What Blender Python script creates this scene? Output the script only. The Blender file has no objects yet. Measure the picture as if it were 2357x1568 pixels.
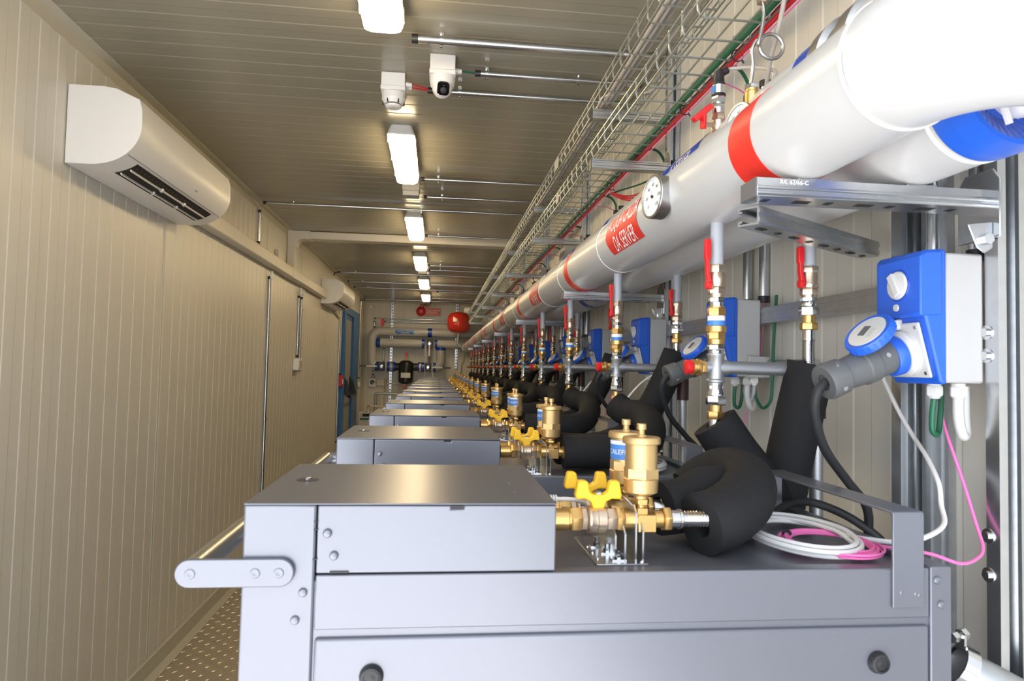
import bpy, bmesh, math, random
from mathutils import Vector, Matrix
random.seed(7)
S = bpy.context.scene
COL = S.collection
PI = math.pi

# ------------------------------------------------------------------ camera
F, CX, CY = 1540.0, 1178.5, 784.0
EYE = Vector((0, 0, 1.37))
def cam_basis(vx=1005.2, vy=844.8, roll=.027):
    Y = Vector(((vx-CX)/F, -(vy-CY)/F, 1)).normalized()
    U = Vector((math.sin(roll), math.cos(roll), 0)); U = (U-Y*U.dot(Y)).normalized()
    X = U.cross(Y)
    return Matrix((X, Y, U)).transposed()       # world axes as columns, camera coords (right, up, forward) as rows
BM = cam_basis()
def at(px, py, X=None, Y=None, Z=None):
    """world point seen at a photo pixel on one known plane of the room"""
    d = BM.transposed() @ Vector(((px-CX)/F, -(py-CY)/F, 1))
    t = (X-EYE.x)/d.x if X is not None else (Y-EYE.y)/d.y if Y is not None else (Z-EYE.z)/d.z
    return EYE + d*t
cd = bpy.data.cameras.new('camera'); cam = bpy.data.objects.new('camera', cd); COL.objects.link(cam)
R = Matrix((BM[0], BM[1], -BM[2])).transposed()
cam.matrix_world = Matrix.Translation(EYE) @ R.to_4x4()
cd.sensor_fit = 'HORIZONTAL'; cd.sensor_width = 36.0; cd.lens = 36.0*F/2357; cd.clip_start = .02
cd.dof.use_dof = True; cd.dof.focus_distance = 3.2; cd.dof.aperture_fstop = 15.0
S.camera = cam
# ------------------------------------------------------------------ daylight through the open end
w = bpy.data.worlds.new('World'); S.world = w; w.use_nodes = True
SKY, SUNHAZE = 1.15, 3.6
wn = w.node_tree; bg = wn.nodes['Background']
def wnode(t, **k):
    n = wn.nodes.new(t)
    for a, b in k.items(): setattr(n, a, b)
    return n
# bright hazy sky: one soft bright area low behind the camera
g = wnode('ShaderNodeTexCoord'); sd_ = Vector((-.36, -.92, .10)).normalized()
dt_ = wnode('ShaderNodeVectorMath', operation='DOT_PRODUCT'); dt_.inputs[1].default_value = sd_
wn.links.new(g.outputs['Generated'], dt_.inputs[0])
mr = wnode('ShaderNodeMapRange', interpolation_type='SMOOTHSTEP'); mr.inputs['From Min'].default_value = .66; mr.inputs['From Max'].default_value = 1.0
mr.inputs['To Min'].default_value = SKY; mr.inputs['To Max'].default_value = SUNHAZE
wn.links.new(dt_.outputs['Value'], mr.inputs['Value']); wn.links.new(mr.outputs['Result'], bg.inputs['Strength'])
bg.inputs['Color'].default_value = (.88, .93, 1.0, 1)
pl = bpy.data.lights.new('doorway_portal', 'AREA'); pl.shape = 'RECTANGLE'; pl.size = 2.1; pl.size_y = 2.6
pl.cycles.is_portal = True
po = bpy.data.objects.new('doorway_portal', pl); COL.objects.link(po); po.location = (-.2, -.6, 1.25)
po.rotation_euler = (PI/2, 0, 0); po.scale = (2.2, 1.6, 1)
sn = bpy.data.lights.new('sun', 'SUN'); sn.energy = 29; sn.angle = math.radians(1.5); sn.color = (1, .98, .97)
so = bpy.data.objects.new('sun', sn); COL.objects.link(so); so.location = (-6, 3, 8)
so.rotation_euler = Vector((.75, -.35, -1)).to_track_quat('-Z', 'Y').to_euler()      # high from the left, never reaching inside
S.view_settings.view_transform = 'Standard'; S.view_settings.look = 'None'
S.view_settings.gamma = 1; S.view_settings.use_curve_mapping = False
S.view_settings.exposure = 0.2
LAMP = 21.0; LAMPCOL = (1.0, .76, .43)

# ------------------------------------------------------------------ materials
MATS = {}
def mat(name, col, rough=.5, metal=0., spec=.5, noise=0, nscale=40, bump=0, bscale=200, emit=None, coat=0, trans=0):
    if name in MATS: return MATS[name]
    m = bpy.data.materials.new(name); m.use_nodes = True; nt = m.node_tree; p = nt.nodes['Principled BSDF']
    p.inputs['Base Color'].default_value = (*col, 1); p.inputs['Roughness'].default_value = rough
    p.inputs['Metallic'].default_value = metal; p.inputs['Specular IOR Level'].default_value = spec
    if coat: p.inputs['Coat Weight'].default_value = coat; p.inputs['Coat Roughness'].default_value = .15
    tc = nt.nodes.new('ShaderNodeTexCoord')
    if noise:
        n = nt.nodes.new('ShaderNodeTexNoise'); n.inputs['Scale'].default_value = nscale; n.inputs['Detail'].default_value = 4
        nt.links.new(tc.outputs['Object'], n.inputs['Vector'])
        r = nt.nodes.new('ShaderNodeMix'); r.data_type = 'RGBA'
        r.inputs['A'].default_value = (*[max(0, c*(1-noise)) for c in col], 1)
        r.inputs['B'].default_value = (*[min(1, c*(1+noise)) for c in col], 1)
        nt.links.new(n.outputs['Fac'], r.inputs['Factor']); nt.links.new(r.outputs['Result'], p.inputs['Base Color'])
    if bump:
        n = nt.nodes.new('ShaderNodeTexNoise'); n.inputs['Scale'].default_value = bscale; n.inputs['Detail'].default_value = 3
        nt.links.new(tc.outputs['Object'], n.inputs['Vector'])
        b = nt.nodes.new('ShaderNodeBump'); b.inputs['Strength'].default_value = bump; b.inputs['Distance'].default_value = .002
        nt.links.new(n.outputs['Fac'], b.inputs['Height']); nt.links.new(b.outputs['Normal'], p.inputs['Normal'])
    if emit:
        p.inputs['Emission Color'].default_value = (*emit[0], 1); p.inputs['Emission Strength'].default_value = emit[1]
    MATS[name] = m; return m
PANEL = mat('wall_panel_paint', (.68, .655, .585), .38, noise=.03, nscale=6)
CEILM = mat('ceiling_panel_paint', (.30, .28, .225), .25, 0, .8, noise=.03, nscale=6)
TRIM = mat('trim_paint', (.55, .52, .43), .45, noise=.02)
CHECK = mat('aluminium_checker_plate', (.62, .57, .48), .33, .85, noise=.12, nscale=30, bump=.1)
RACK = mat('rack_grey_paint', (.195, .203, .235), .30, .55, noise=.02, nscale=20, bump=.03, bscale=900)
RACKD = mat('rack_seam_dark', (.02, .02, .025), .6, noise=.05)
WPIPE = mat('white_pvc_jacket', (.53, .53, .525), .28, noise=.015, nscale=5)
WEDGE = mat('white_seam_tape', (.88, .88, .87), .3, noise=.01)
GPIPE = mat('grey_stub_paint', (.40, .42, .46), .4, noise=.03)
ABS = mat('white_plastic', (.80, .79, .77), .35, noise=.01)
ABSN = mat('socket_white_plastic', (.56, .56, .55), .4, noise=.01)
CREAM = mat('cream_duct_plastic', (.68, .64, .56), .4, noise=.02)
BOXG = mat('light_grey_plastic', (.42, .42, .42), .45, noise=.02)
BLUE = mat("blue_plastic", (.018, .11, .60), .35, noise=.03)
BTAPE = mat('blue_tape', (.01, .06, .42), .25, noise=.05)
RED = mat('red_tape', (.72, .03, .02), .35, noise=.03)
REDP = mat('red_lever_plastic', (.68, .015, .02), .35, noise=.03)
REDT = mat('red_tank_enamel', (.55, .025, .012), .22, noise=.03, coat=.3)
BRASS = mat('brass', (.72, .46, .17), .30, .9, noise=.08, bump=.06, bscale=300)
BRASSM = mat('cast_brass', (.66, .45, .20), .40, .85, noise=.08, bump=.12, bscale=500)
BRONZE = mat('nickel_bronze', (.62, .50, .38), .32, .9, noise=.06)
CHROME = mat('chrome', (.72, .73, .74), .16, 1., noise=.03)
GALV = mat('galvanised_steel', (.58, .60, .62), .24, .95, noise=.10, nscale=60)
GALVD = mat('galvanised_pipe', (.46, .48, .50), .42, .85, noise=.15, nscale=50)
GALVW = mat('zinc_wire', (.42, .44, .40), .3, .8, noise=.05)
FOAM = mat('black_elastomer_foam', (.016, .016, .0175), .8, 0, .25, noise=.15, nscale=80, bump=.2, bscale=500)
BLK = mat('black_plastic', (.018, .018, .02), .42, noise=.05)
BLKC = mat('black_cord_rubber', (.02, .021, .024), .55, 0, .35, noise=.05)
PLUGG = mat('dark_grey_plug', (.10, .105, .11), .45, noise=.04)
BROWN = mat('brown_fitting_wrap', (.05, .02, .018), .5, noise=.1)
YEL = mat('yellow_handle', (.90, .52, .02), .38, noise=.04)
WCAB = mat('white_cable', (.72, .72, .72), .45, noise=.02)
GCAB = mat('grey_cable', (.46, .42, .38), .5, noise=.04)
PINK = mat('pink_cable', (.85, .18, .48), .45, noise=.03)
GREEN = mat('green_cable', (.012, .12, .06), .45, noise=.05)
REDC = mat('red_cable', (.60, .02, .03), .45, noise=.05)
COPPER = mat('copper', (.75, .32, .2), .3, .9, noise=.05)
DBLUE = mat('door_blue_paint', (.03, .14, .36), .4, noise=.04)
DGREY = mat('door_leaf_grey', (.30, .30, .30), .45, noise=.03)
WHT = mat('white_print', (.85, .85, .85), .5, noise=.01)
LBLUE = mat('label_blue', (.06, .22, .62), .4, noise=.03)
DARKIN = mat('dark_interior', (.012, .012, .013), .6, noise=.1)
STEELW = mat('brushed_steel', (.5, .5, .5), .3, 1., noise=.05)
PAPER = mat('gauge_dial', (.82, .82, .80), .4, noise=.01)
GLASSY = mat('lens_black', (.004, .004, .005), .06, noise=.1)
BLKW = mat('black_painted_vessel', (.012, .012, .013), .34, noise=.1)
ORANGE = mat('orange_plastic', (.80, .13, .02), .4, noise=.03)
GREYW = mat('dark_handle_grip', (.10, .10, .13), .5, noise=.03)
CONC = mat('yard_concrete', (.52, .52, .52), .85, noise=.15, nscale=3, bump=.4, bscale=60)
LIT = mat('lit_diffuser', (.9, .88, .8), .4, noise=.01, emit=(LAMPCOL, LAMP))

# ------------------------------------------------------------------ mesh building
class MB:
    def __init__(s): s.v = []; s.f = []
    def add(s, vs, fs):
        o = len(s.v); s.v += [tuple(v) for v in vs]; s.f += [tuple(i+o for i in f) for f in fs]; return s
    def box(s, x0, x1, y0, y1, z0, z1, ch=0):
        if ch:
            return s.prism([(x0+ch, z0), (x1-ch, z0), (x1, z0+ch), (x1, z1-ch), (x1-ch, z1), (x0+ch, z1), (x0, z1-ch), (x0, z0+ch)], 'y', y0, y1)
        return s.add([(x0, y0, z0), (x1, y0, z0), (x1, y1, z0), (x0, y1, z0), (x0, y0, z1), (x1, y0, z1), (x1, y1, z1), (x0, y1, z1)],
                     [(0, 3, 2, 1), (4, 5, 6, 7), (0, 1, 5, 4), (1, 2, 6, 5), (2, 3, 7, 6), (3, 0, 4, 7)])
    def obox(s, c, ax, ay, az, hx, hy, hz):
        c = Vector(c); vs = [c+ax*(hx*i)+ay*(hy*j)+az*(hz*k) for k in (-1, 1) for j in (-1, 1) for i in (-1, 1)]
        return s.add(vs, [(0, 2, 3, 1), (4, 5, 7, 6), (0, 1, 5, 4), (1, 3, 7, 5), (3, 2, 6, 7), (2, 0, 4, 6)])
    def prism(s, pts, axis, a, b):
        """closed 2D outline extruded along an axis: 'x' pts=(y,z), 'y' pts=(x,z), 'z' pts=(x,y)"""
        g = {'x': lambda p, t: (t, p[0], p[1]), 'y': lambda p, t: (p[0], t, p[1]), 'z': lambda p, t: (p[0], p[1], t)}[axis]
        n = len(pts); vs = [g(p, a) for p in pts]+[g(p, b) for p in pts]
        return s.add(vs, [tuple(range(n))[::-1], tuple(range(n, 2*n))]+[(i, (i+1) % n, n+(i+1) % n, n+i) for i in range(n)])
    def lathe(s, o, ax, prof, n=20, cap=True, ph=0):
        """prof: (t along axis, radius)"""
        o = Vector(o); ax = Vector(ax).normalized()
        u = ax.orthogonal().normalized() if abs(ax.z) < .99 else Vector((1, 0, 0)); v = ax.cross(u)
        vs = []; fs = []
        for t, r in prof:
            for i in range(n):
                a = 2*PI*i/n+ph; vs.append(o+ax*t+u*(r*math.cos(a))+v*(r*math.sin(a)))
        for j in range(len(prof)-1):
            for i in range(n):
                k = (i+1) % n; fs.append((j*n+i, j*n+k, (j+1)*n+k, (j+1)*n+i))
        if cap: fs += [tuple(range(n))[::-1], tuple(range((len(prof)-1)*n, len(prof)*n))]
        return s.add(vs, fs)
    def cyl(s, p0, p1, r, r1=None, n=16, ph=0):
        p0 = Vector(p0); p1 = Vector(p1); d = p1-p0; L = d.length
        return s.lathe(p0, d, [(0, r), (L, r if r1 is None else r1)], n, ph=ph)
    def tube(s, pts, r, n=10, cap=True, hollow=0):
        pts = [Vector(p) for p in pts]; m = len(pts); rs = r if isinstance(r, (list, tuple)) else [r]*m
        T = [(pts[min(i+1, m-1)]-pts[max(i-1, 0)]).normalized() for i in range(m)]
        u = T[0].orthogonal().normalized(); vs = []; fs = []
        for i in range(m):
            u = (u-T[i]*u.dot(T[i])).normalized(); v = T[i].cross(u)
            for k in range(n):
                a = 2*PI*k/n; vs.append(pts[i]+(u*math.cos(a)+v*math.sin(a))*rs[i])
        for i in range(m-1):
            for k in range(n):
                q = (k+1) % n; fs.append((i*n+k, i*n+q, (i+1)*n+q, (i+1)*n+k))
        if cap and not hollow: fs += [tuple(range(n))[::-1], tuple(range((m-1)*n, m*n))]
        if hollow:      # bored open ends: an annulus and a recess
            for (i, sg) in ((0, 1), (m-1, -1)):
                b = len(vs)
                for k in range(n): vs.append(pts[i]+(Vector(vs[i*n+k])-pts[i])*hollow)
                for k in range(n): vs.append(pts[i]+T[i]*(sg*rs[i]*1.2)+(Vector(vs[i*n+k])-pts[i])*hollow)
                for k in range(n):
                    q = (k+1) % n
                    fs.append((i*n+k, b+k, b+q, i*n+q)); fs.append((b+k, b+n+k, b+n+q, b+q))
                fs.append(tuple(range(b+n, b+2*n)))
        return s.add(vs, fs)
    def build(s, name, m, parent=None, label=None, cat=None, group=None, kind=None, bevel=0, angle=35, org=None, seg=2):
        me = bpy.data.meshes.new(name)
        if parent is not None: o0 = Vector(parent['_o'])
        elif org is not None: o0 = Vector(org)
        else:
            xs = [v[0] for v in s.v]; ys = [v[1] for v in s.v]; zs = [v[2] for v in s.v]
            o0 = Vector(((min(xs)+max(xs))/2, (min(ys)+max(ys))/2, min(zs)))
        me.from_pydata([tuple(Vector(v)-o0) for v in s.v], [], s.f)
        bm = bmesh.new(); bm.from_mesh(me); bmesh.ops.recalc_face_normals(bm, faces=bm.faces); bm.to_mesh(me); bm.free()
        me.shade_smooth(); me.set_sharp_from_angle(angle=math.radians(angle)); me.materials.append(m)
        o = bpy.data.objects.new(name, me); COL.objects.link(o); o['_o'] = tuple(o0)
        if parent is not None: o.parent = parent
        else: o.location = o0
        if bevel:
            b = o.modifiers.new('bevel', 'BEVEL'); b.width = bevel; b.segments = seg; b.limit_method = 'ANGLE'; b.angle_limit = math.radians(40)
        tag(o, label, cat, group, kind); return o
def tag(o, label=None, cat=None, group=None, kind=None):
    if label: o['label'] = label
    if cat: o['category'] = cat
    if group: o['group'] = group
    if kind: o['kind'] = kind
    return o
def thing(name, loc, label, cat, group=None):
    o = bpy.data.objects.new(name, None); o.empty_display_size = .05; COL.objects.link(o)
    o.location = loc; o['_o'] = tuple(loc); return tag(o, label, cat, group)
def copy_tree(o, dv, parent=None):
    c = o.copy(); COL.objects.link(c)
    if parent is None: c.location = Vector(o.location)+Vector(dv)
    else: c.parent = parent
    for ch in list(o.children): copy_tree(ch, dv, c)
    return c
ORD = ['first', 'second', 'third', 'fourth', 'fifth', 'sixth', 'seventh', 'eighth', 'ninth', 'tenth', 'eleventh', 'twelfth', 'thirteenth', 'farthest']
def row(proto, n, dy, text, start=0, extra=None):
    """repeat proto along the room; every copy gets its own place in the row"""
    out = [proto]
    for k in range(start, n):
        o = proto if k == start else copy_tree(proto, (0, dy*(k-start), 0))
        o['label'] = text.replace('#', ORD[k])
        if k > start: out.append(o)
    return out
def spl(pts, sub=8):
    P = [Vector(p) for p in pts]; P = [P[0]*2-P[1]]+P+[P[-1]*2-P[-2]]; out = []
    for i in range(1, len(P)-2):
        for j in range(sub):
            t = j/sub; a, b, c, d = P[i-1:i+3]
            out.append(.5*((2*b)+(c-a)*t+(2*a-5*b+4*c-d)*t*t+(3*b-a-3*c+d)*t*t*t))
    out.append(P[-2]); return out
def arc(c, u, v, r, a0, a1, n=10):
    c, u, v = Vector(c), Vector(u), Vector(v)
    return [c+u*(r*math.cos(a0+(a1-a0)*i/n))+v*(r*math.sin(a0+(a1-a0)*i/n)) for i in range(n+1)]
def textmesh(body, size, slices=0, shear=0, bold=0, sx=1):
    """filled lettering as flat (x, y) vertices and faces, centred on the origin"""
    cu = bpy.data.curves.new('t', 'FONT'); cu.body = body; cu.size = size; cu.align_x = 'CENTER'; cu.align_y = 'CENTER'
    cu.shear = shear; cu.resolution_u = 3; cu.space_line = .95
    o = bpy.data.objects.new('t', cu); COL.objects.link(o)
    bpy.context.view_layer.update()
    me = bpy.data.meshes.new_from_object(o.evaluated_get(bpy.context.evaluated_depsgraph_get()))
    bm = bmesh.new(); bm.from_mesh(me); bmesh.ops.triangulate(bm, faces=bm.faces[:])
    tri = [[(v.co.x, v.co.y) for v in f.verts] for f in bm.faces]
    if slices:      # cut into thin strips so that the letters bend with the pipe
        ys = [q[1] for f in tri for q in f]; lo, hi = min(ys), max(ys); out = []
        def clip(P, y, sg):
            r = []
            for a, b in zip(P, P[1:]+P[:1]):
                da, db = sg*(a[1]-y), sg*(b[1]-y)
                if da >= 0: r.append(a)
                if da*db < 0: q = da/(da-db); r.append((a[0]+(b[0]-a[0])*q, y))
            return r
        for f in tri:
            y0_, y1_ = min(q[1] for q in f), max(q[1] for q in f)
            for k in range(slices):
                a, b = lo+(hi-lo)*k/slices, lo+(hi-lo)*(k+1)/slices
                if b <= y0_ or a >= y1_: continue
                P = clip(clip(f, a, 1), b, -1)
                if len(P) > 2: out += [[P[0], P[q], P[q+1]] for q in range(1, len(P)-1)]
        tri = out
    vs = [(q[0]*sx, q[1]) for f in tri for q in f]; fs = [(3*k, 3*k+1, 3*k+2) for k in range(len(tri))]
    bm.free(); bpy.data.objects.remove(o); bpy.data.curves.remove(cu); bpy.data.meshes.remove(me)
    return vs, fs
def each(items, name, m, parent, **k):
    for b in items: b.build(name, m, parent, **k)
def put_text(body, size, fn, slices=0, **k):
    vs, fs = textmesh(body, size, slices, **k); return MB().add([fn(x, y) for x, y in vs], fs)

# ------------------------------------------------------------------ the room
XL, XR, YB, ZC, Y0 = -1.216, .745, 11.12, 2.44, .60
def ribbed(a0, a1, period=.1, depth=.0016, sl=.004):
    """square micro-rib outline along a: list of (a, height)"""
    out = [(a0, 0)]; a = a0+period*.25; up = True
    while a+sl < a1:
        out += [(a, 0 if up else depth), (a+sl, depth if up else 0)]; up = not up; a += period/2
    out.append((a1, out[-1][1])); return out
def wall(name, pts, to3, t0, t1, thick, m):
    mb = MB(); n = len(pts); vs = []
    for a, h in pts: vs += [to3(a, h, t0), to3(a, h, t1)]
    fs = [(2*i, 2*i+2, 2*i+3, 2*i+1) for i in range(n-1)]
    b = len(vs); a0, a1 = pts[0][0], pts[-1][0]
    vs += [to3(a0, -thick, t0), to3(a0, -thick, t1), to3(a1, -thick, t0), to3(a1, -thick, t1)]
    fs += [(b, b+1, b+3, b+2), (0, 1, b+1, b), (2*n-2, 2*n-1, b+3, b+2),
           tuple([2*i for i in range(n)]+[b+2, b]), tuple([2*i+1 for i in range(n)]+[b+3, b+1])]
    mb.add(vs, fs)
    o = mb.build(name, m, kind='structure', angle=12); return o
wall('wall_left', ribbed(Y0, YB), lambda a, h, t: (XL+h, a, t), 0, ZC, .06, PANEL)
wall('wall_right', ribbed(.70, YB), lambda a, h, t: (XR-h, a, t), 0, ZC, .06, PANEL)
wall('wall_back', ribbed(XL-.06, XR+.06), lambda a, h, t: (a, YB-h, t), 0, ZC, .06, PANEL)
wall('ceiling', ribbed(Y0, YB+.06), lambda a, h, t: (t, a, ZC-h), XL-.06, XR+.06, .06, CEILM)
# checker plate: raised lozenges in alternating directions
mb = MB().box(XL-.06, XR+.06, Y0, YB+.06, -.05, 0)
p = .042; r2 = math.sqrt(.5)
for i in range(26):
    for j in range(175):
        x = XL+.02+i*p; y = 1.6+j*p
        d = Vector((r2, r2 if (i+j) % 2 else -r2, 0)); e = Vector((-d.y, d.x, 0)); c = Vector((x, y, 0))
        mb.add([c-d*.015, c-e*.0045, c+d*.015, c+e*.0045, c-d*.007+Vector((0, 0, .0022)), c+d*.007+Vector((0, 0, .0022))],
               [(0, 1, 4), (1, 2, 5), (1, 5, 4), (2, 3, 5), (3, 0, 4), (3, 4, 5)])
mb.build('floor', CHECK, kind='structure', angle=25)
MB().box(XL, XL+.012, Y0, YB, 0, .075).box(XL, XL+.055, Y0, YB, 0, .006).build('baseboard_left', TRIM, kind='structure', bevel=.002)
MB().box(XR-.012, XR, .70, YB, 0, .075).build('baseboard_right', TRIM, kind='structure', bevel=.002)
MB().box(XL, XL+.003, Y0, YB, ZC-.045, ZC).box(XL, XL+.045, Y0, YB, ZC-.004, ZC-.001).build('trim_1', TRIM, kind='structure')
MB().box(XL+.001, XL+.004, YB-.05, YB, 0, ZC-.01).box(XL, XL+.05, YB-.004, YB-.001, 0, ZC-.01).build('trim_2', TRIM, kind='structure')
MB().box(XL, XR, YB-.05, YB-.003, ZC-.004, ZC-.002).box(XL+.05, XR, YB-.0045, YB-.002, ZC-.045, ZC-.004).build('trim_3', TRIM, kind='structure')
for k, y in enumerate((3.10, 4.86, 6.05, 8.33)):          # panel joints of the long wall
    MB().box(XL+.0005, XL+.0035, y, y+.007, .08, ZC-.05).build('trim_%d' % (4+k), TRIM, kind='structure')
MB().box(-9, .9, -9, Y0-.01, -.22, -.16).build('ground', CONC, kind='structure')
MB().box(.9, 9, -9, Y0-.01, -.22, -.162).build('ground', mat('added_dark_ground', (.07, .07, .072), .9, noise=.2, nscale=8, bump=.4, bscale=90), kind='structure')  # unseen dark ground, added so the cabinet fronts dim towards the right

# door in the far left wall
dY0, dY1, dZ = 8.62, 10.12, 2.13
d = tag(MB().prism([(dY0, 0), (dY0, dZ), (dY1, dZ), (dY1, 0), (dY1-.62, 0), (dY1-.62, dZ-.1), (dY0+.1, dZ-.1), (dY0+.1, 0)], 'x', XL, XL+.055)
        .build('door_1', DBLUE, kind='structure', bevel=.003, label='blue framed door in the far left wall'))
MB().box(XL+.002, XL+.03, dY0+.1, dY1-.62, 0, dZ-.1).build('door_leaf', DGREY, d, bevel=.002)
MB().box(XL+.03, XL+.034, dY0+.1, dY0+.2, 0, dZ-.1).box(XL+.03, XL+.034, dY1-.68, dY1-.62, 0, dZ-.1).box(XL+.03, XL+.034, dY0+.1, dY1-.62, 0, .25)\
    .box(XL+.03, XL+.034, dY0+.1, dY1-.62, dZ-.16, dZ-.1).build('leaf_border', DBLUE, d)
m_ = MB()
for y in (dY0+.16, dY1-.74):
    m_.prism([(XL+.034, 1.22), (XL+.08, 1.16), (XL+.13, .96), (XL+.10, .94), (XL+.034, 1.0)], 'y', y, y+.045)
m_.tube([(XL+.115, dY0+.16, .97), (XL+.115, dY1-.70, .97)], .018)
m_.build('push_bar', BLK, d, bevel=.003)

# ------------------------------------------------------------------ server cabinets
NS = 14; SY = .674; dS = .6
def rivet(mb, x, y, z, r=.0043):
    mb.lathe((x, y, z), (0, -1, 0), [(0, r), (.0012, r), (.0026, r*.75), (.0032, r*.3)], 14)
def server():
    y = SY; t = thing('server_cabinet', (.19, y+.15, 0), 'x', 'server cabinet', 'grey server cabinets standing in a row')
    MB().box(-.176, .553, y+.004, y+.31, .0, 1.160).build('cabinet_frame', RACK, t, bevel=.0015)
    MB().box(-.1806, -.1125, y, y+.27, 0, 1.2334).build('corner_post', RACK, t, bevel=.0022)
    MB().box(.5335, .558, y, y+.31, 0, 1.1668).build('side_post', RACK, t, bevel=.0015)
    hb = MB().prism([(-.1113, 1.1668), (.1244, 1.1668), (.1244, 1.2326), (.031, 1.2326), (.031, 1.2285), (.018, 1.2285), (.018, 1.2326), (-.1113, 1.2326)], 'y', y+.0008, y+.262)\
        .build('upper_housing', RACK, t, bevel=.0015)
    for q_ in ((.0178, .0312, y+.002, y+.008, 1.2275, 1.2322), (-.098, -.08, y-.0003, y+.002, 1.1672, 1.1694), (-.1145, -.1105, y-.0004, y+.002, 1.209, 1.2102),
               (-.1145, -.1105, y-.0004, y+.002, 1.217, 1.2178), (-.1145, -.1105, y-.0004, y+.002, 1.1802, 1.1816)): MB().box(*q_).build('latch_slot', RACKD, t)
    tp = MB().box(-.1806, .1244, y-.0006, y+.264, 1.2334, 1.2348).build('top_cover', RACK, t, bevel=.0006)
    MB().lathe((-.146, y+.135, 1.2346), (0, 0, 1), [(0, .0125), (.0006, .0125), (.0007, .0112)], 24).build('lock_hole', RACKD, tp)
    MB().lathe((-.146, y+.135, 1.2350), (0, 0, 1), [(0, .0036), (.0025, .0036), (.003, .002)], 16).build('lock', STEELW, tp)
    for i in range(4): MB().lathe((.0895, y+.06+i*.056, 1.2346), (0, 0, 1), [(0, .003), (.0008, .002)], 4).build('dimple', RACK, tp)
    MB().box(-.1113, .5325, y+.0004, y+.02, 1.1128, 1.1655).build('front_rail', RACK, t, bevel=.0015)
    z1 = 1.1085
    for i in range(4):
        z0 = z1-.272
        dr = MB().box(-.1105, .5315, y-.0006, y+.018, z0, z1-.0035).build('drawer', RACK, t, bevel=.003)
        for kx in (-.055, .472):
            k_ = MB().lathe((kx, y-.0004, z1-.040), (0, -1, 0), [(0, .0115), (.002, .0118), (.007, .0098), (.0076, .0075), (.0062, .0072), (.006, .004), (.0068, .002)], 24).build('knob', BLK, dr)
        z1 = z0
    for (x, z) in ((-.1013, 1.2058), (-.0945, 1.1842), (-.1226, 1.1495), (-.1292, 1.1233), (.541, 1.1528), (.5455, 1.1268)):
        m = MB(); rivet(m, x, y-(0 if x < -.11 or x > .5 else 0), z); m.build('rivet', RACK, t)
    # handle: round-ended plate, bar running back, rear plate
    def plate(yy):
        c = []
        for i in range(13): a = PI/2+PI*i/12; c.append((-.2265+.0133*math.cos(a), 1.170+.0133*math.sin(a)))
        for i in range(13): a = -PI/2+PI*i/12; c.append((-.1438+.0133*math.cos(a), 1.170+.0133*math.sin(a)))
        return MB().prism(c, 'y', yy-.006, yy)
    hp = plate(y-.0005).build('handle_plate', RACK, t, bevel=.001)
    for x in (-.2255, -.1665, -.1445):
        MB().lathe((x, y-.0063, 1.170), (0, -1, 0), [(0, .0052), (.0006, .0046), (.0009, .0036), (.0006, .0022), (.0003, .001)], 18).build('screw', RACK, hp)
    MB().lathe((-.188, y+.20, 1.170), (-1, 0, 0), [(0, .016), (.006, .016), (.044, .011)], 20).build('handle_foot', RACK, t)
    MB().cyl((-.2265, y-.004, 1.170), (-.2265, y+.21, 1.170), .0122, n=24).build('handle_bar', STEELW, t, 'round metal pull bar')
    # strap handle on the right
    a, b, zt = y-.0035, y+.296, 1.2265
    st = MB(); o_ = [(a, 1.125), (a, zt-.004), (a+.001, zt-.001), (a+.004, zt), (b-.004, zt), (b-.001, zt-.001), (b, zt-.004), (b, 1.1605)]
    i_ = [(b-.003, 1.1605), (b-.003, zt-.006), (b-.006, zt-.003), (a+.006, zt-.003), (a+.003, zt-.006), (a+.003, 1.125)]
    st.prism(o_+i_, 'x', .488, .5235); st.build('strap_bracket', RACK, t, bevel=.0006)
    for x, z in ((.498, 1.141), (.5145, 1.1395), (.5185, 1.1385)): MB().lathe((x, a, z), (0, -1, 0), [(0, .0024), (.0006, .0016)], 10).build('bracket_screw', RACK, t)
    return t
row(server(), NS, dS, 'grey metal server cabinet, # in the row from the camera')

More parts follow.
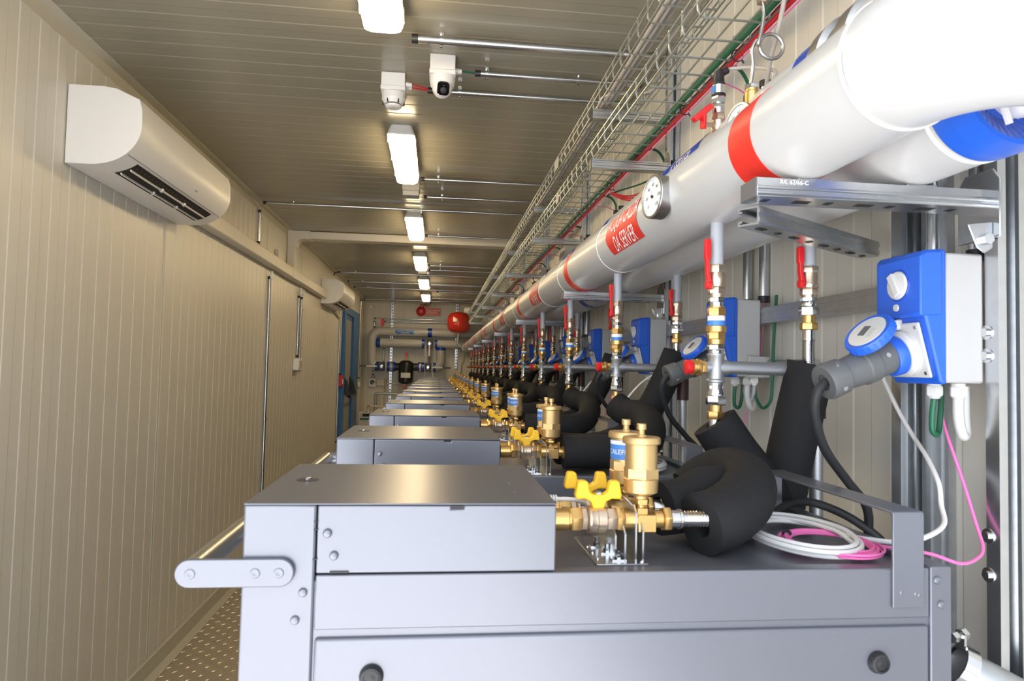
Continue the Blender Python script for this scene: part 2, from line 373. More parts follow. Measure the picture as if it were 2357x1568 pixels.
# ------------------------------------------------------------------ valve line with air vent, two per cabinet
def airvent(t, x, y, dz=0, la=200):
    v = MB().lathe((x, y, 1.222+dz), (0, 0, 1), [(0, .0078), (.008, .0078), (.009, .011), (.013, .0188), (.0275, .0196), (.0285, .0182)], 28)
    v.lathe((x, y, 1.2502+dz), (0, 0, 1), [(0, .0198), (.011, .0198)], 6, ph=.5)
    v.lathe((x, y, 1.2605+dz), (0, 0, 1), [(0, .0182), (.0285, .0178)], 28).build('air_vent', BRASSM, t, angle=25)
    v = [c for c in t.children if c.name.startswith('air_vent')][-1]
    MB().lathe((x, y, 1.2885+dz), (0, 0, 1), [(0, .0205), (.001, .0214), (.006, .0214), (.0078, .0203), (.0082, .006), (.010, .0052), (.0105, .0036), (.0155, .0036), (.016, .0054), (.022, .0054), (.0225, .0048)], 28).build('vent_cap', BRASSM, v)
    vs = []; fs = []
    n = 12
    for i in range(n+1):
        a = math.radians(la-50+100*i/n)
        for z in (1.2635, 1.2865): vs.append((x+.01855*math.cos(a), y+.01855*math.sin(a), z+dz))
    for i in range(n): fs.append((2*i, 2*i+2, 2*i+3, 2*i+1))
    lb = MB().add(vs, fs).build('vent_label', LBLUE, v, label='blue and white vent label')
    vs = []; fs = []
    for i in range(n+1):
        a = math.radians(la-49+98*i/n); vs += [(x+.0187*math.cos(a), y+.0187*math.sin(a), z+dz) for z in (1.2815, 1.286)]
    for i in range(n): fs.append((2*i, 2*i+2, 2*i+3, 2*i+1))
    MB().add(vs, fs).build('label_band', WHT, lb)
    def f(u, w_):
        a = math.radians(la+7)+u/.0188; return (x+.01885*math.cos(a), y+.01885*math.sin(a), 1.2725+dz+w_)
    put_text('CALEFFI', .0082, f, bold=.0001).build('lettering', WHT, lb)
def hexn(m, o, ax, t0, t1, r): m.lathe(Vector(o)+Vector(ax)*t0, ax, [(0, r*.93), ((t1-t0)*.15, r), ((t1-t0)*.85, r), (t1-t0, r*.93)], 6)
def valve_line(dy, la=200):
    y = SY+.066+dy; z = 1.204; A = (1, 0, 0); o = (0, y, z)
    t = thing('valve_line', (.2, y, 1.163), 'x', 'valve', 'brass valve lines beside the cabinets')
    MB().lathe(o, A, [(.118, .010), (.1265, .010), (.1265, .0135), (.131, .0135), (.131, .0095), (.134, .0095)], 20).build('grommet', BLK, t)
    m = MB().lathe(o, A, [(.128, .0092), (.131, .0122), (.149, .0122), (.150, .0110), (.153, .0110)], 24); hexn(m, o, A, .152, .1635, .0142)
    m.build('inlet_union', BRASS, t)
    m = MB(); hexn(m, o, A, .1635, .1705, .0128)
    m.lathe(o, A, [(.1705, .0105), (.172, .0148), (.174, .0152), (.176, .0142), (.181, .0142), (.182, .0150), (.191, .0146), (.193, .0112)], 26)
    hexn(m, o, A, .193, .2035, .0128); m.cyl((.183, y, z+.012), (.183, y, z+.026), .0042, n=14)
    vb = m.build('valve_body', BRONZE, t)
    # butterfly handle
    m = MB()
    hx, hz = .183, z+.0235
    pr = [(-.006, -.012), (.006, -.012), (.0085, -.004), (.0155, -.001), (.0255, -.0015), (.0262, .003), (.0235, .0175), (.0215, .0188), (.0142, .0188), (.0125, .017), (.0105, .0065), (.006, .0035),
          (-.006, .0035), (-.0105, .0065), (-.0125, .017), (-.0142, .0188), (-.0215, .0188), (-.0235, .0175), (-.0262, .003), (-.0255, -.0015), (-.0155, -.001), (-.0085, -.004)]
    m.prism([(hx+a, hz+b+.001) for a, b in pr], 'y', y-.0062, y+.0062)
    bh = m.build('butterfly_handle', YEL, vb, bevel=.0018)
    MB().lathe((hx, y, z+.0275), (0, 0, 1), [(0, .0048), (.0025, .0048), (.0035, .003)], 6).build('handle_nut', CHROME, bh)
    m = MB(); hexn(m, o, A, .2035, .2125, .0140); m.lathe(o, A, [(.2125, .0115), (.228, .0115)], 20)
    m.cyl((.225, y, z-.0115), (.247, y, z-.0), .001)
    m.build('outlet_nut', BRASS, t)
    m = MB().box(.2265, .2475, y-.0115, y+.0115, z-.0125, z+.0065).box(.2265, .2385, y-.0085, y+.0085, z+.006, z+.0135)
    m.lathe((.2325, y, z+.013), (0, 0, 1), [(0, .006), (.006, .006), (.006, .0078)], 18)
    hexn(m, (.2325, y, z+.0165), (0, 0, 1), 0, .007, .0102)
    m.lathe(o, A, [(.2475, .0098), (.2575, .0098)], 20); hexn(m, o, A, .2575, .2665, .0142)
    m.build('tee', BRASS, t, bevel=.0008)
    airvent(t, .2325, y, 0, la)
    pr = [(.2665, .0102), (.276, .0102), (.2765, .0112), (.279, .0112), (.2795, .0095)]
    x = .2795
    for i in range(11): pr += [(x, .0078), (x+.0015, .0092), (x+.003, .0078)]; x += .0035
    MB().lathe(o, A, pr, 20).build('braided_hose', CHROME, t)
    return t
LF = 'front brass valve line with yellow handle on the # cabinet from the camera'
row(valve_line(0, 60), 2, dS, LF)
v = valve_line(0, 225); v.location.y += 2*dS; row(v, NS, dS, LF, start=2)
row(valve_line(.062, 215), NS, dS, LF.replace('front', 'rear'))
def mount():
    y = SY; t = thing('pipe_mount', (.205, y+.09, 1.1605), 'x', 'bracket', 'galvanised pipe mounts on the cabinets')
    MB().box(.176, .2325, y+.036, y+.156, 1.1605, 1.1627).build('base_plate', GALV, t, bevel=.0004)
    for x, zt, w0 in ((.2005, 1.196, .01), (.2085, 1.200, .0), (.2205, 1.2225, 0), (.2285, 1.203, 0)):
        pr = [(y+.045+w0, 1.1625), (y+.15, 1.1625), (y+.15, zt-.008), (y+.142, zt), (y+.055+w0, zt), (y+.045+w0, zt-.008)]
        MB().prism(pr, 'x', x, x+.0019).build('upright', GALV, t)
    MB().prism([(.2205, 1.2215), (.2115, 1.2305), (.2103, 1.2305), (.2192, 1.2215)], 'y', y+.055, y+.142).build('lip', GALV, t)
    for x, yy in ((.2035, .052), (.198, .080), (.193, .108)):
        MB().box(x-.008, x+.008, y+yy-.006, y+yy+.006, 1.1627, 1.1645).lathe((x, y+yy, 1.1645), (0, 0, 1), [(0, .0038), (.004, .0038), (.0042, .0024), (.009, .0024)], 6).build('stud', CHROME, t)
    for x, yy in ((.181, .055), (.181, .08), (.181, .105), (.2275, .042)):
        MB().lathe((x, y+yy, 1.1627), (0, 0, 1), [(0, .0022), (.0018, .0018)], 10).build('screw', CHROME, t)
    return t
row(mount(), NS, dS, 'galvanised plate bracket under the valve lines of the # cabinet from the camera')
# patch cord plugged into the cabinet
m = MB().tube(spl([(.122, SY+.095, 1.2205), (.145, SY+.095, 1.2205), (.165, SY+.097, 1.219), (.182, SY+.12, 1.208), (.19, SY+.165, 1.19), (.19, SY+.21, 1.166)]), .0025, 8)
t = thing('patch_cord', (.13, SY+.095, 1.215), 'short white patch cord plugged into the nearest cabinet above its valves', 'cable')
m.build('cord', WCAB, t); m = MB()
for i in range(5): m.lathe((.128+i*.003, SY+.095, 1.2205), (1, 0, 0), [(0, .005), (.0016, .005)], 12)
m.build('strain_relief', WCAB, t)

# ------------------------------------------------------------------ header pipes
PR, PZ, PX1, PX2, PZ3 = .0655, 1.679, .4477, .5963, 1.822
DZ = (0, 0, 1)
def pband(name, m, x, z, y0, y1, parent, r=PR+.0008, label=None):
    return MB().lathe((x, y0, z), (0, 1, 0), [(0, r-.002), (0, r), (y1-y0, r), (y1-y0, r-.002)], 48, cap=False).build(name, m, parent, label)
def on_pipe(x0, z0, r, ang0):
    """map flat (u along -Y, w up the wall of the pipe) to the jacket facing -X"""
    def f(yc, u, w_, dr=.0016):
        a = ang0-w_/r; return (x0+(r+dr)*math.cos(a), yc-u, z0+(r+dr)*math.sin(a))
    return f
def pipe_label(x0, z0, yc, w_, h, ang, text, m, parent, size, arrow=True, name='flow_label', lab=None):
    f = on_pipe(x0, z0, PR, ang); n = 10; vs = []; fs = []
    for i in range(n+1):
        q = -h/2+h*i/n; ex = (h/2-abs(q))*.55 if arrow else 0
        vs += [f(yc, -w_/2-ex, q, .0010), f(yc, w_/2-(ex*.35 if arrow else 0), q, .0010)]
    for i in range(n): fs.append((2*i, 2*i+1, 2*i+3, 2*i+2))
    lb = MB().add(vs, fs).build(name, m, parent, lab)
    put_text(text, size, lambda x, y: f(yc, x, y, .0016), slices=24, shear=.12, bold=.0004, sx=.62).build('lettering', WHT, lb)
    return lb
# hot header: long run, near elbow turning to the right
t = thing('header_pipe', (PX1, 5, PZ-PR), 'long white insulated header pipe with red bands, nearest the aisle', 'pipe', 'white insulated header pipes')
path = [(PX1, 10.75, PZ)]+[(PX1, y, PZ) for y in (8, 5, 3, 2, 1.2, .8, .60)]
m = MB().tube(path, PR, 56); m.build('jacket', WPIPE, t, angle=60)
el = arc((PX1+.085, .600, PZ), (-1, 0, 0), (0, -1, 0), .085, 0, PI/2, 14)
MB().tube([Vector(p)+Vector((0, 0, 0)) for p in el]+[(PX1+.3, .515, PZ), (1.5, .515, PZ)], PR+.001, 56).build('elbow_jacket', WPIPE, t, angle=60)
pband('seam', WEDGE, PX1, PZ, .598, .6015, t, PR+.0022)
for k, (a, b) in enumerate(((.79, .852), (1.975, 2.03), (3.18, 3.25), (4.60, 4.68), (5.9, 5.99), (7.2, 7.3), (8.6, 8.7))):
    pband('red_band', RED, PX1, PZ, a, b, t, label='red tape band')
for y in (1.60, 2.14, 2.55, 3.42, 3.9, 4.75, 5.6, 6.6, 7.9, 9.1): pband('seam', WEDGE, PX1, PZ, y, y+.003, t, PR+.001)
for yc in (1.375, 2.67, 4.03, 5.5, 6.9, 8.3, 9.5):
    pipe_label(PX1, PZ, yc, .225, .083, PI+.10, 'ACQUA CALDA\nDA SERVER', RED, t, .050, lab='red ACQUA CALDA DA SERVER flow label')
# cold header below/behind
t = thing('header_pipe', (PX2, 5, PZ-PR), 'white insulated header pipe on the wall side with a blue collar at its near end', 'pipe', 'white insulated header pipes')
MB().tube([(PX2, y, PZ) for y in (10.2, 8, 5, 3, 2, 1.2, .675)], PR, 56).build('jacket', WPIPE, t, angle=60)
pband('seam', WEDGE, PX2, PZ, .680, .684, t, PR+.0015)
MB().lathe((PX2, .672, PZ), (0, -1, 0), [(0, PR), (0, PR+.002), (.006, PR+.0025), (.022, PR+.001), (.0225, PR+.003), (.052, PR), (.052, .060), (.03, .032), (.028, .015)], 56, cap=False).build('blue_collar', BLUE, t, angle=25)
m = MB()
for i in range(40):
    a = 2*PI*i/40; c, s_ = math.cos(a), math.sin(a)
    m.add([(PX2+c*.060, .6205, PZ+s_*.060), (PX2+c*.031, .6425, PZ+s_*.031), (PX2+math.cos(a+.05)*.031, .6410, PZ+math.sin(a+.05)*.031), (PX2+math.cos(a+.05)*.060, .619, PZ+math.sin(a+.05)*.060)], [(0, 1, 2, 3)])
m.build('collar_fold', BTAPE, t)
MB().lathe((PX2+.012, .662, PZ), (0, -1, 0), [(0, .03), (.035, .03), (.043, .026), (.045, .01)], 28).build('end_cap', ABS, t, 'white end cap')
MB().obox((PX2-.018, .622, PZ-.031), Vector((.94, 0, .34)), Vector((0, 1, 0)), Vector((-.34, 0, .94)), .0028, .002, .014).build('pull_tab', ABS, t)
for y in (2.5, 4.5, 6.5, 8.5): pband('blue_band', BTAPE, PX2, PZ, y, y+.06, t)
# upper cold header, seen just above the hot one
t = thing('header_pipe', (PX2, 5, PZ3-PR), 'upper white insulated header pipe with blue bands and gauges on top', 'pipe', 'white insulated header pipes')
MB().tube([(PX2, y, PZ3) for y in (10.9, 8, 5, 3, 2, 1.2, .91)], PR, 56).build('jacket', WPIPE, t, angle=60)
MB().tube([(PX2, y, PZ3) for y in (.815, .72)], PR, 56).build('near_jacket', WPIPE, t, angle=60)
pband('blue_band', BTAPE, PX2, PZ3, .925, .962, t, PR+.001); pband('blue_band', BTAPE, PX2, PZ3, .73, .76, t, PR+.001)
MB().lathe((PX2, .912, PZ3), (0, -1, 0), [(0, PR+.001), (.004, PR+.006), (.03, PR+.007), (.034, PR-.002), (.064, PR-.002), (.068, PR+.006), (.096, PR+.006), (.10, PR)], 48).build('coupling', STEELW, t, 'dark steel pipe coupling')
for yc in (1.45, 2.75, 4.1, 5.5, 6.9, 8.3):
    pipe_label(PX2, PZ3, yc, .235, .083, PI-.62, 'ACQUA FREDDA\nA SERVER', BTAPE, t, .048, name='flow_label', lab='blue ACQUA FREDDA flow label')
for y in (2.1, 3.3, 4.7): pband('blue_band', BTAPE, PX2, PZ3, y, y+.05, t)

# dial gauges on the pipes
def gauge(c, n_, rad, root, label, text=True):
    c = Vector(c); n_ = Vector(n_).normalized(); u = Vector((0, 0, 1)).cross(n_).normalized(); w_ = n_.cross(u)
    t = thing('dial_thermometer', c, label, 'gauge', 'dial gauges on the header pipes')
    MB().lathe(c-n_*.02, n_, [(0, rad*.93), (.001, rad), (.022, rad), (.0232, rad*.98), (.0236, rad*.90), (.0205, rad*.895)], 48, cap=False).lathe(c-n_*.02, n_, [(0, rad*.93), (.001, rad*.93)], 48).build('gauge_case', STEELW, t, angle=25)
    dl = MB().lathe(c, n_, [(-.0005, rad*.895), (.0005, rad*.895)], 40).build('dial', PAPER, t)
    m = MB(); P = lambda a, r, h=.0012: c+n_*h+u*(r*math.cos(a))+w_*(r*math.sin(a))
    for i in range(31):
        a = math.radians(225-270*i/30); r0 = rad*(.70 if i % 5 == 0 else .76); q = .012 if i % 5 == 0 else .007
        m.add([P(a-q, r0), P(a-q, rad*.82), P(a+q, rad*.82), P(a+q, r0)], [(0, 1, 2, 3)])
    a = math.radians(100); m.add([P(a-.06, -rad*.2, .003), P(a, rad*.72, .003), P(a+.08, -rad*.2, .003)], [(0, 1, 2)])
    m.lathe(c, n_, [(.001, rad*.07), (.004, rad*.06)], 14)
    for i, s_ in enumerate(('0', '20', '40', '60', '80', '100', '120')):
        a = math.radians(225-270*i/6); q = c+n_*.0013+u*(rad*.56*math.cos(a))+w_*(rad*.56*math.sin(a))
        vs, fs = textmesh(s_, rad*.22); m.add([q+u*x+w_*y for x, y in vs], fs)
    m.build('dial_marks', BLK, dl)
    MB().cyl(c-n_*.02, root, .007, n=14).build('stem', BRASS, t)
    return t
gauge((.366, 1.118, 1.674), (-.985, -.16, .02), .038, (PX1-.03, 1.14, 1.674), 'round white dial thermometer in a steel case on the red-banded pipe')
gauge((.512, 1.10, 1.806), (-.975, -.22, .05), .036, (PX2-.03, 1.12, 1.815), 'round dial thermometer on the upper pipe, half hidden behind the red band')
# pressure transmitter with a red lever cock
px, py, pz = .545, 1.262, 1.842
t = thing('pressure_transmitter', (px, py, pz), 'pressure sensor with black plug on a small red-lever valve', 'sensor')
m = MB().lathe((px, py, pz), DZ, [(0, .008), (.008, .008), (.010, .0125), (.018, .0135), (.030, .0135), (.032, .0115)], 24)
hexn(m, (px, py, pz), DZ, .031, .045, .0135); m.cyl((px-.010, py-.004, pz+.020), (px-.034, py-.012, pz+.017), .0045, n=12)
m.build('cock_body', BRONZE, t)
MB().obox((px-.037, py-.014, pz+.022), Vector((.1, .3, -.9)).normalized(), Vector((.9, .3, .1)).normalized(), Vector((.1, -.9, -.3)).normalized(), .014, .003, .010)\
    .obox((px-.036, py-.006, pz+.042), Vector((.75, -.1, .65)).normalized(), Vector((0, 1, .15)).normalized(), Vector((-.65, -.1, .75)).normalized(), .022, .010, .0055).build('lever_handle', REDP, t, bevel=.0015)
m = MB(); m.lathe((px, py, pz), DZ, [(.045, .0115), (.056, .0115)], 20); hexn(m, (px, py, pz), DZ, .056, .063, .0125); m.lathe((px, py, pz), DZ, [(.063, .010), (.066, .010)], 20)
hexn(m, (px, py, pz), DZ, .066, .080, .0138); m.lathe((px, py, pz), DZ, [(.084, .0132), (.101, .0132), (.102, .012)], 26)
m.build('sensor_body', CHROME, t)
MB().lathe((px, py, pz), DZ, [(.080, .0138), (.0845, .0138)], 26).lathe((px, py, pz), DZ, [(.101, .0128), (.104, .0132), (.108, .0115), (.124, .0105), (.131, .0095)], 20).cyl((px, py, pz+.126), (px+.018, py-.003, pz+.134), .0075, .0065).build('connector', BLK, t, bevel=.001)
MB().box(px-.0137, px-.011, py-.008, py+.003, pz+.086, pz+.099).build('label_sticker', LBLUE, t)
tag(MB().tube(spl([(px+.012, py-.003, pz+.133), (px+.026, py-.004, pz+.137), (px+.05, py-.04, pz+.125), (px+.064, py-.10, pz+.093), (px+.055, py-.12, pz+.07)]), .0035, 10).build('sensor_cable', GCAB), 'pale cable arching from the pressure sensor plug', 'cable')
# siphon tube with brass base
sx, sy, sz = .546, 1.122, 1.838
t = thing('siphon_tube', (sx, sy, sz), 'coiled steel pressure siphon on a brass socket above the red band', 'pipe fitting')
m = MB().lathe((sx, sy, sz), DZ, [(0, .009), (.01, .009), (.011, .0125), (.034, .0125), (.036, .011), (.041, .011)], 24); m.build('socket', BRASS, t)
m = MB(); hexn(m, (sx, sy, sz), DZ, .040, .0475, .0135); m.build('lock_nut', CHROME, t)
cp = [Vector((sx-.003, sy, sz+.045)), Vector((sx+.002, sy, sz+.08)), Vector((sx-.001, sy-.002, sz+.11)), Vector((sx+.006, sy-.004, sz+.128))]
cp += arc((sx+.033, sy-.006, sz+.118), (-.9, 0, .3), (.3, 0, .9), .0235, 0, 2*PI*.97, 14)
cp += [Vector((sx+.006, sy-.012, sz+.118)), Vector((sx+.012, sy-.012, sz+.145)), Vector((sx+.016, sy-.012, sz+.175)), Vector((sx+.012, sy-.012, sz+.20))]
MB().tube(spl(cp, 5), .0033, 12).build('siphon_coil', STEELW, t, angle=60)
m = MB(); hexn(m, (sx+.012, sy-.012, sz), DZ, .192, .202, .010); hexn(m, (sx+.012, sy-.012, sz), DZ, .204, .222, .0145); m.lathe((sx+.012, sy-.012, sz), DZ, [(.222, .011), (.245, .011)]); m.build('union', BRONZE, t)

# ------------------------------------------------------------------ droppers (one pair per cabinet)
ZN = DZ
def lever(m, x, y, z, h=.072):
    m.prism([(x-.0175, z-.006), (x-.0135, z-.007), (x-.0125, z+.004), (x-.0165, z+.020), (x-.0165, z+h*.55), (x-.0145, z+h*.6), (x-.0145, z+h), (x-.0165, z+h+.002), (x-.0215, z+h+.002), (x-.0235, z+h), (x-.0235, z+h*.6), (x-.0215, z+h*.55), (x-.0215, z+.018)], 'y', y-.012, y-.002)
    m.cyl((x-.0205, y-.006, z), (x-.0125, y-.006, z), .0075, n=14)
def hx_(x, y): return lambda m, a, b, r: m.lathe((x, y, a), DZ, [(0, r*.94), ((b-a)*.12, r), ((b-a)*.88, r), (b-a, r*.94)], 6, ph=.35)
def dropper_hot():
    x, y = PX1, 1.0374; t = thing('dropper_assembly', (x, y, 1.28), 'x', 'pipe fitting', 'hot side droppers under the red-banded pipe'); H = hx_(x, y)
    L = lambda m, pr, n=24: m.lathe((x, y, 0), DZ, [(a, b) for a, b in pr], n)
    L(MB(), [(1.542, .0105), (1.625, .0105)]).build('pipe_stub', GPIPE, t, 'grey painted pipe stub')
    m = MB(); H(m, 1.532, 1.545, .0145); L(m, [(1.509, .0132), (1.5105, .0142), (1.525, .0142), (1.533, .0125)]); H(m, 1.498, 1.5095, .0138); L(m, [(1.492, .0118), (1.4985, .0125)])
    m.cyl((x, y-.004, 1.512), (x-.014, y-.006, 1.512), .0045, n=12)
    bv = m.build('ball_valve', BRONZE, t)
    m = MB(); lever(m, x, y, 1.512); m.build('lever_handle', REDP, bv, bevel=.001)
    m = MB(); H(m, 1.484, 1.4925, .0128); L(m, [(1.4765, .0105), (1.484, .0112)]); m.build('reducer', CHROME, t)
    m = MB(); H(m, 1.462, 1.4755, .0150); L(m, [(1.475, .0125), (1.478, .0125)]); L(m, [(1.436, .0150), (1.4365, .0163), (1.4455, .0163), (1.4465, .0145)]); H(m, 1.424, 1.4365, .0145); L(m, [(1.4165, .0128), (1.424, .0138)])
    cv = m.build('check_valve', BRASS, t)
    L(MB(), [(1.446, .0138), (1.4622, .0138)]).build('sleeve', WHT, cv, 'white sleeve of the check valve')
    L(MB(), [(1.4465, .0141), (1.4545, .0141)]).build('blue_sleeve', LBLUE, cv)
    m = MB(); H(m, 1.406, 1.416, .0138); L(m, [(1.4015, .0118), (1.407, .0122)]); m.build('nipple', CHROME, t)
    m = L(MB(), [(1.3545, .0135), (1.356, .0148), (1.3585, .0148), (1.361, .0128), (1.396, .0128), (1.3985, .0145), (1.401, .0145), (1.402, .013)])
    m.cyl((x, y, 1.379), (x+.019, y, 1.379), .0125, n=20); m.cyl((x, y, 1.379), (x-.018, y, 1.379), .0095, n=20)
    te = m.build('tee', GALVD, t)
    m = MB(); hexn(m, (x, y, 1.379), (-1, 0, 0), .018, .026, .0105); m.lathe((x, y, 1.379), (-1, 0, 0), [(.026, .0125), (.028, .0138), (.031, .0138), (.032, .011), (.035, .011), (.036, .0128), (.040, .0128), (.041, .009)], 22)
    dv = m.build('drain_valve', BRASS, te)
    MB().lathe((x, y, 1.379), (-1, 0, 0), [(.041, .0105), (.043, .0118), (.050, .0118), (.0515, .0095)], 20).build('drain_cap', REDP, dv)
    m = MB(); H(m, 1.344, 1.3505, .0128); L(m, [(1.333, .0118), (1.3345, .0135), (1.3385, .0135), (1.344, .0115), (1.356, .0115)]); H(m, 1.319, 1.3335, .0162); m.build('union_nut', CHROME, t)
    m = L(MB(), [(1.307, .0098), (1.319, .0098)]); H(m, 1.296, 1.3085, .0138); m.build('hose_nut', BRASS, t)
    L(MB(), [(1.272, .0075), (1.2755, .0095), (1.283, .0088), (1.284, .0098), (1.2965, .0098)]).build('hose_ferrule', CHROME, t)
    return t
row(dropper_hot(), NS, dS, 'brass and steel fitting chain under the aisle-side pipe, # from the camera')
def dropper_cold():
    x, y = PX2, 1.0206; t = thing('dropper_assembly', (x, y, 1.39), 'x', 'pipe fitting', 'cold side droppers under the wall-side pipe'); H = hx_(x, y)
    L = lambda m, pr, n=24: m.lathe((x, y, 0), DZ, pr, n)
    L(MB(), [(1.543, .0105), (1.625, .0105)]).build('pipe_stub', GPIPE, t, 'grey painted pipe stub')
    m = MB(); H(m, 1.535, 1.546, .0145); L(m, [(1.510, .0132), (1.512, .0145), (1.517, .0145), (1.519, .0138), (1.536, .0135)]); H(m, 1.499, 1.5105, .014); L(m, [(1.4945, .0115), (1.500, .012)])
    m.cyl((x, y-.004, 1.517), (x-.014, y-.006, 1.517), .0045, n=12)
    bv = m.build('ball_valve', BRONZE, t)
    m = MB(); lever(m, x, y, 1.517, .058); m.build('lever_handle', REDP, bv, bevel=.001)
    m = MB(); H(m, 1.489, 1.4955, .0132); L(m, [(1.480, .012), (1.4815, .0135), (1.485, .0135), (1.489, .0118)]); H(m, 1.466, 1.4805, .0158); m.build('union_nut', CHROME, t)
    m = L(MB(), [(1.453, .0102), (1.466, .0102)]); H(m, 1.443, 1.4545, .014); m.build('hose_nut', BRASS, t)
    pr = [(1.428, .0092), (1.4425, .0092)]; L(MB(), pr).build('hose_ferrule', CHROME, t)
    pr = [(1.372, .0095)]; z = 1.373
    while z < 1.424: pr += [(z, .0088), (z+.0013, .0102), (z+.0026, .0088)]; z += .0028
    pr += [(1.426, .0108), (1.4285, .0108)]
    L(MB(), pr, 20).build('braided_hose', CHROME, t)
    return t
row(dropper_cold(), NS, dS, 'red-lever fittings with braided hose under the wall-side pipe, # from the camera')
# steel branch pipes to the drain risers
def branch():
    y = 1.0374; t = thing('drain_pipe', (.615, y, 0), 'x', 'pipe', 'steel drain pipes behind the cabinets')
    MB().cyl((PX1+.019, y, 1.379), (.595, y, 1.379), .0107, n=20).cyl((.620, y, 0), (.620, y, 1.30), .0107, n=20).build('pipe', GALVD, t)
    MB().tube(spl([(.585, y, 1.379), (.602, y, 1.378), (.616, y, 1.368), (.620, y, 1.35), (.620, y, 1.30)], 6), [.0145]*25, 16).build('wrapped_elbow', BROWN, t, 'brown wrapped elbow')
    return t
row(branch(), NS, dS, 'grey steel branch pipe with brown wrapped elbow, # from the camera')

# ------------------------------------------------------------------ black insulated hoses
FR = .0335
def hose(name_label, pts, n=1, r=FR, holl=.42, group='black foam insulated hoses'):
    m = MB().tube(spl(pts, 10), r, 28, hollow=holl)
    o = m.build('insulated_hose', FOAM, None, 'x', 'hose', group, angle=50)
    if n == 1: o['label'] = name_label
    return o
hose('fat black foam hose curling over the nearest cabinet, cut open end towards the camera',
     [at(1612, 1208, Y=.748), at(1665, 1190, Y=.760), at(1712, 1150, Y=.80), at(1718, 1108, Y=.87), at(1675, 1088, Y=.925), at(1628, 1102, Y=.945), at(1590, 1135, Y=.945)], r=.036)
hose('black foam hose sloping down behind the curled one from the nearest fittings',
     [at(1644, 972, Y=1.037), at(1690, 1040, Y=1.03), at(1742, 1110, Y=1.02), at(1775, 1180, Y=1.02), at(1790, 1260, Y=1.03)], r=.0375)
hose('tall straight black foam hose under the braided hose nearest the wall',
     [(.6005, 1.02, 1.388), at(1838, 960, Y=1.03), at(1812, 1080, Y=1.035), at(1795, 1180, Y=1.04), at(1785, 1260, Y=1.05)], r=.0365)
hose('black foam hose lying behind the nearest air vents', [(.275, .803, 1.203), (.31, .815, 1.205), (.35, .84, 1.215), (.385, .872, 1.212)], r=.033)
y = SY
pa = hose('', [(.258, y+.066, 1.203), (.33, y+.068, 1.206), (.40, y+.082, 1.206), (.450, y+.125, 1.218), (.482, y+.195, 1.245), (.487, y+.275, 1.266), (.468, y+.336, 1.268), (.4477, y+.3634, 1.285)], 0)
pa.location.y += dS
row(pa, NS, dS, 'thick black foam hose from the front valve line of the # cabinet from the camera', start=1)
pb = hose('', [(.262, y+.132, 1.203), (.32, y+.155, 1.2), (.375, y+.215, 1.199), (.415, y+.285, 1.20), (.468, y+.335, 1.212), (.523, y+.345, 1.27), (.565, y+.347, 1.345), (.5963, y+.3466, 1.418)], 0)
pb.location.y += dS
row(pb, NS, dS, 'black foam hose from the rear valve line of the # cabinet from the camera', start=1)

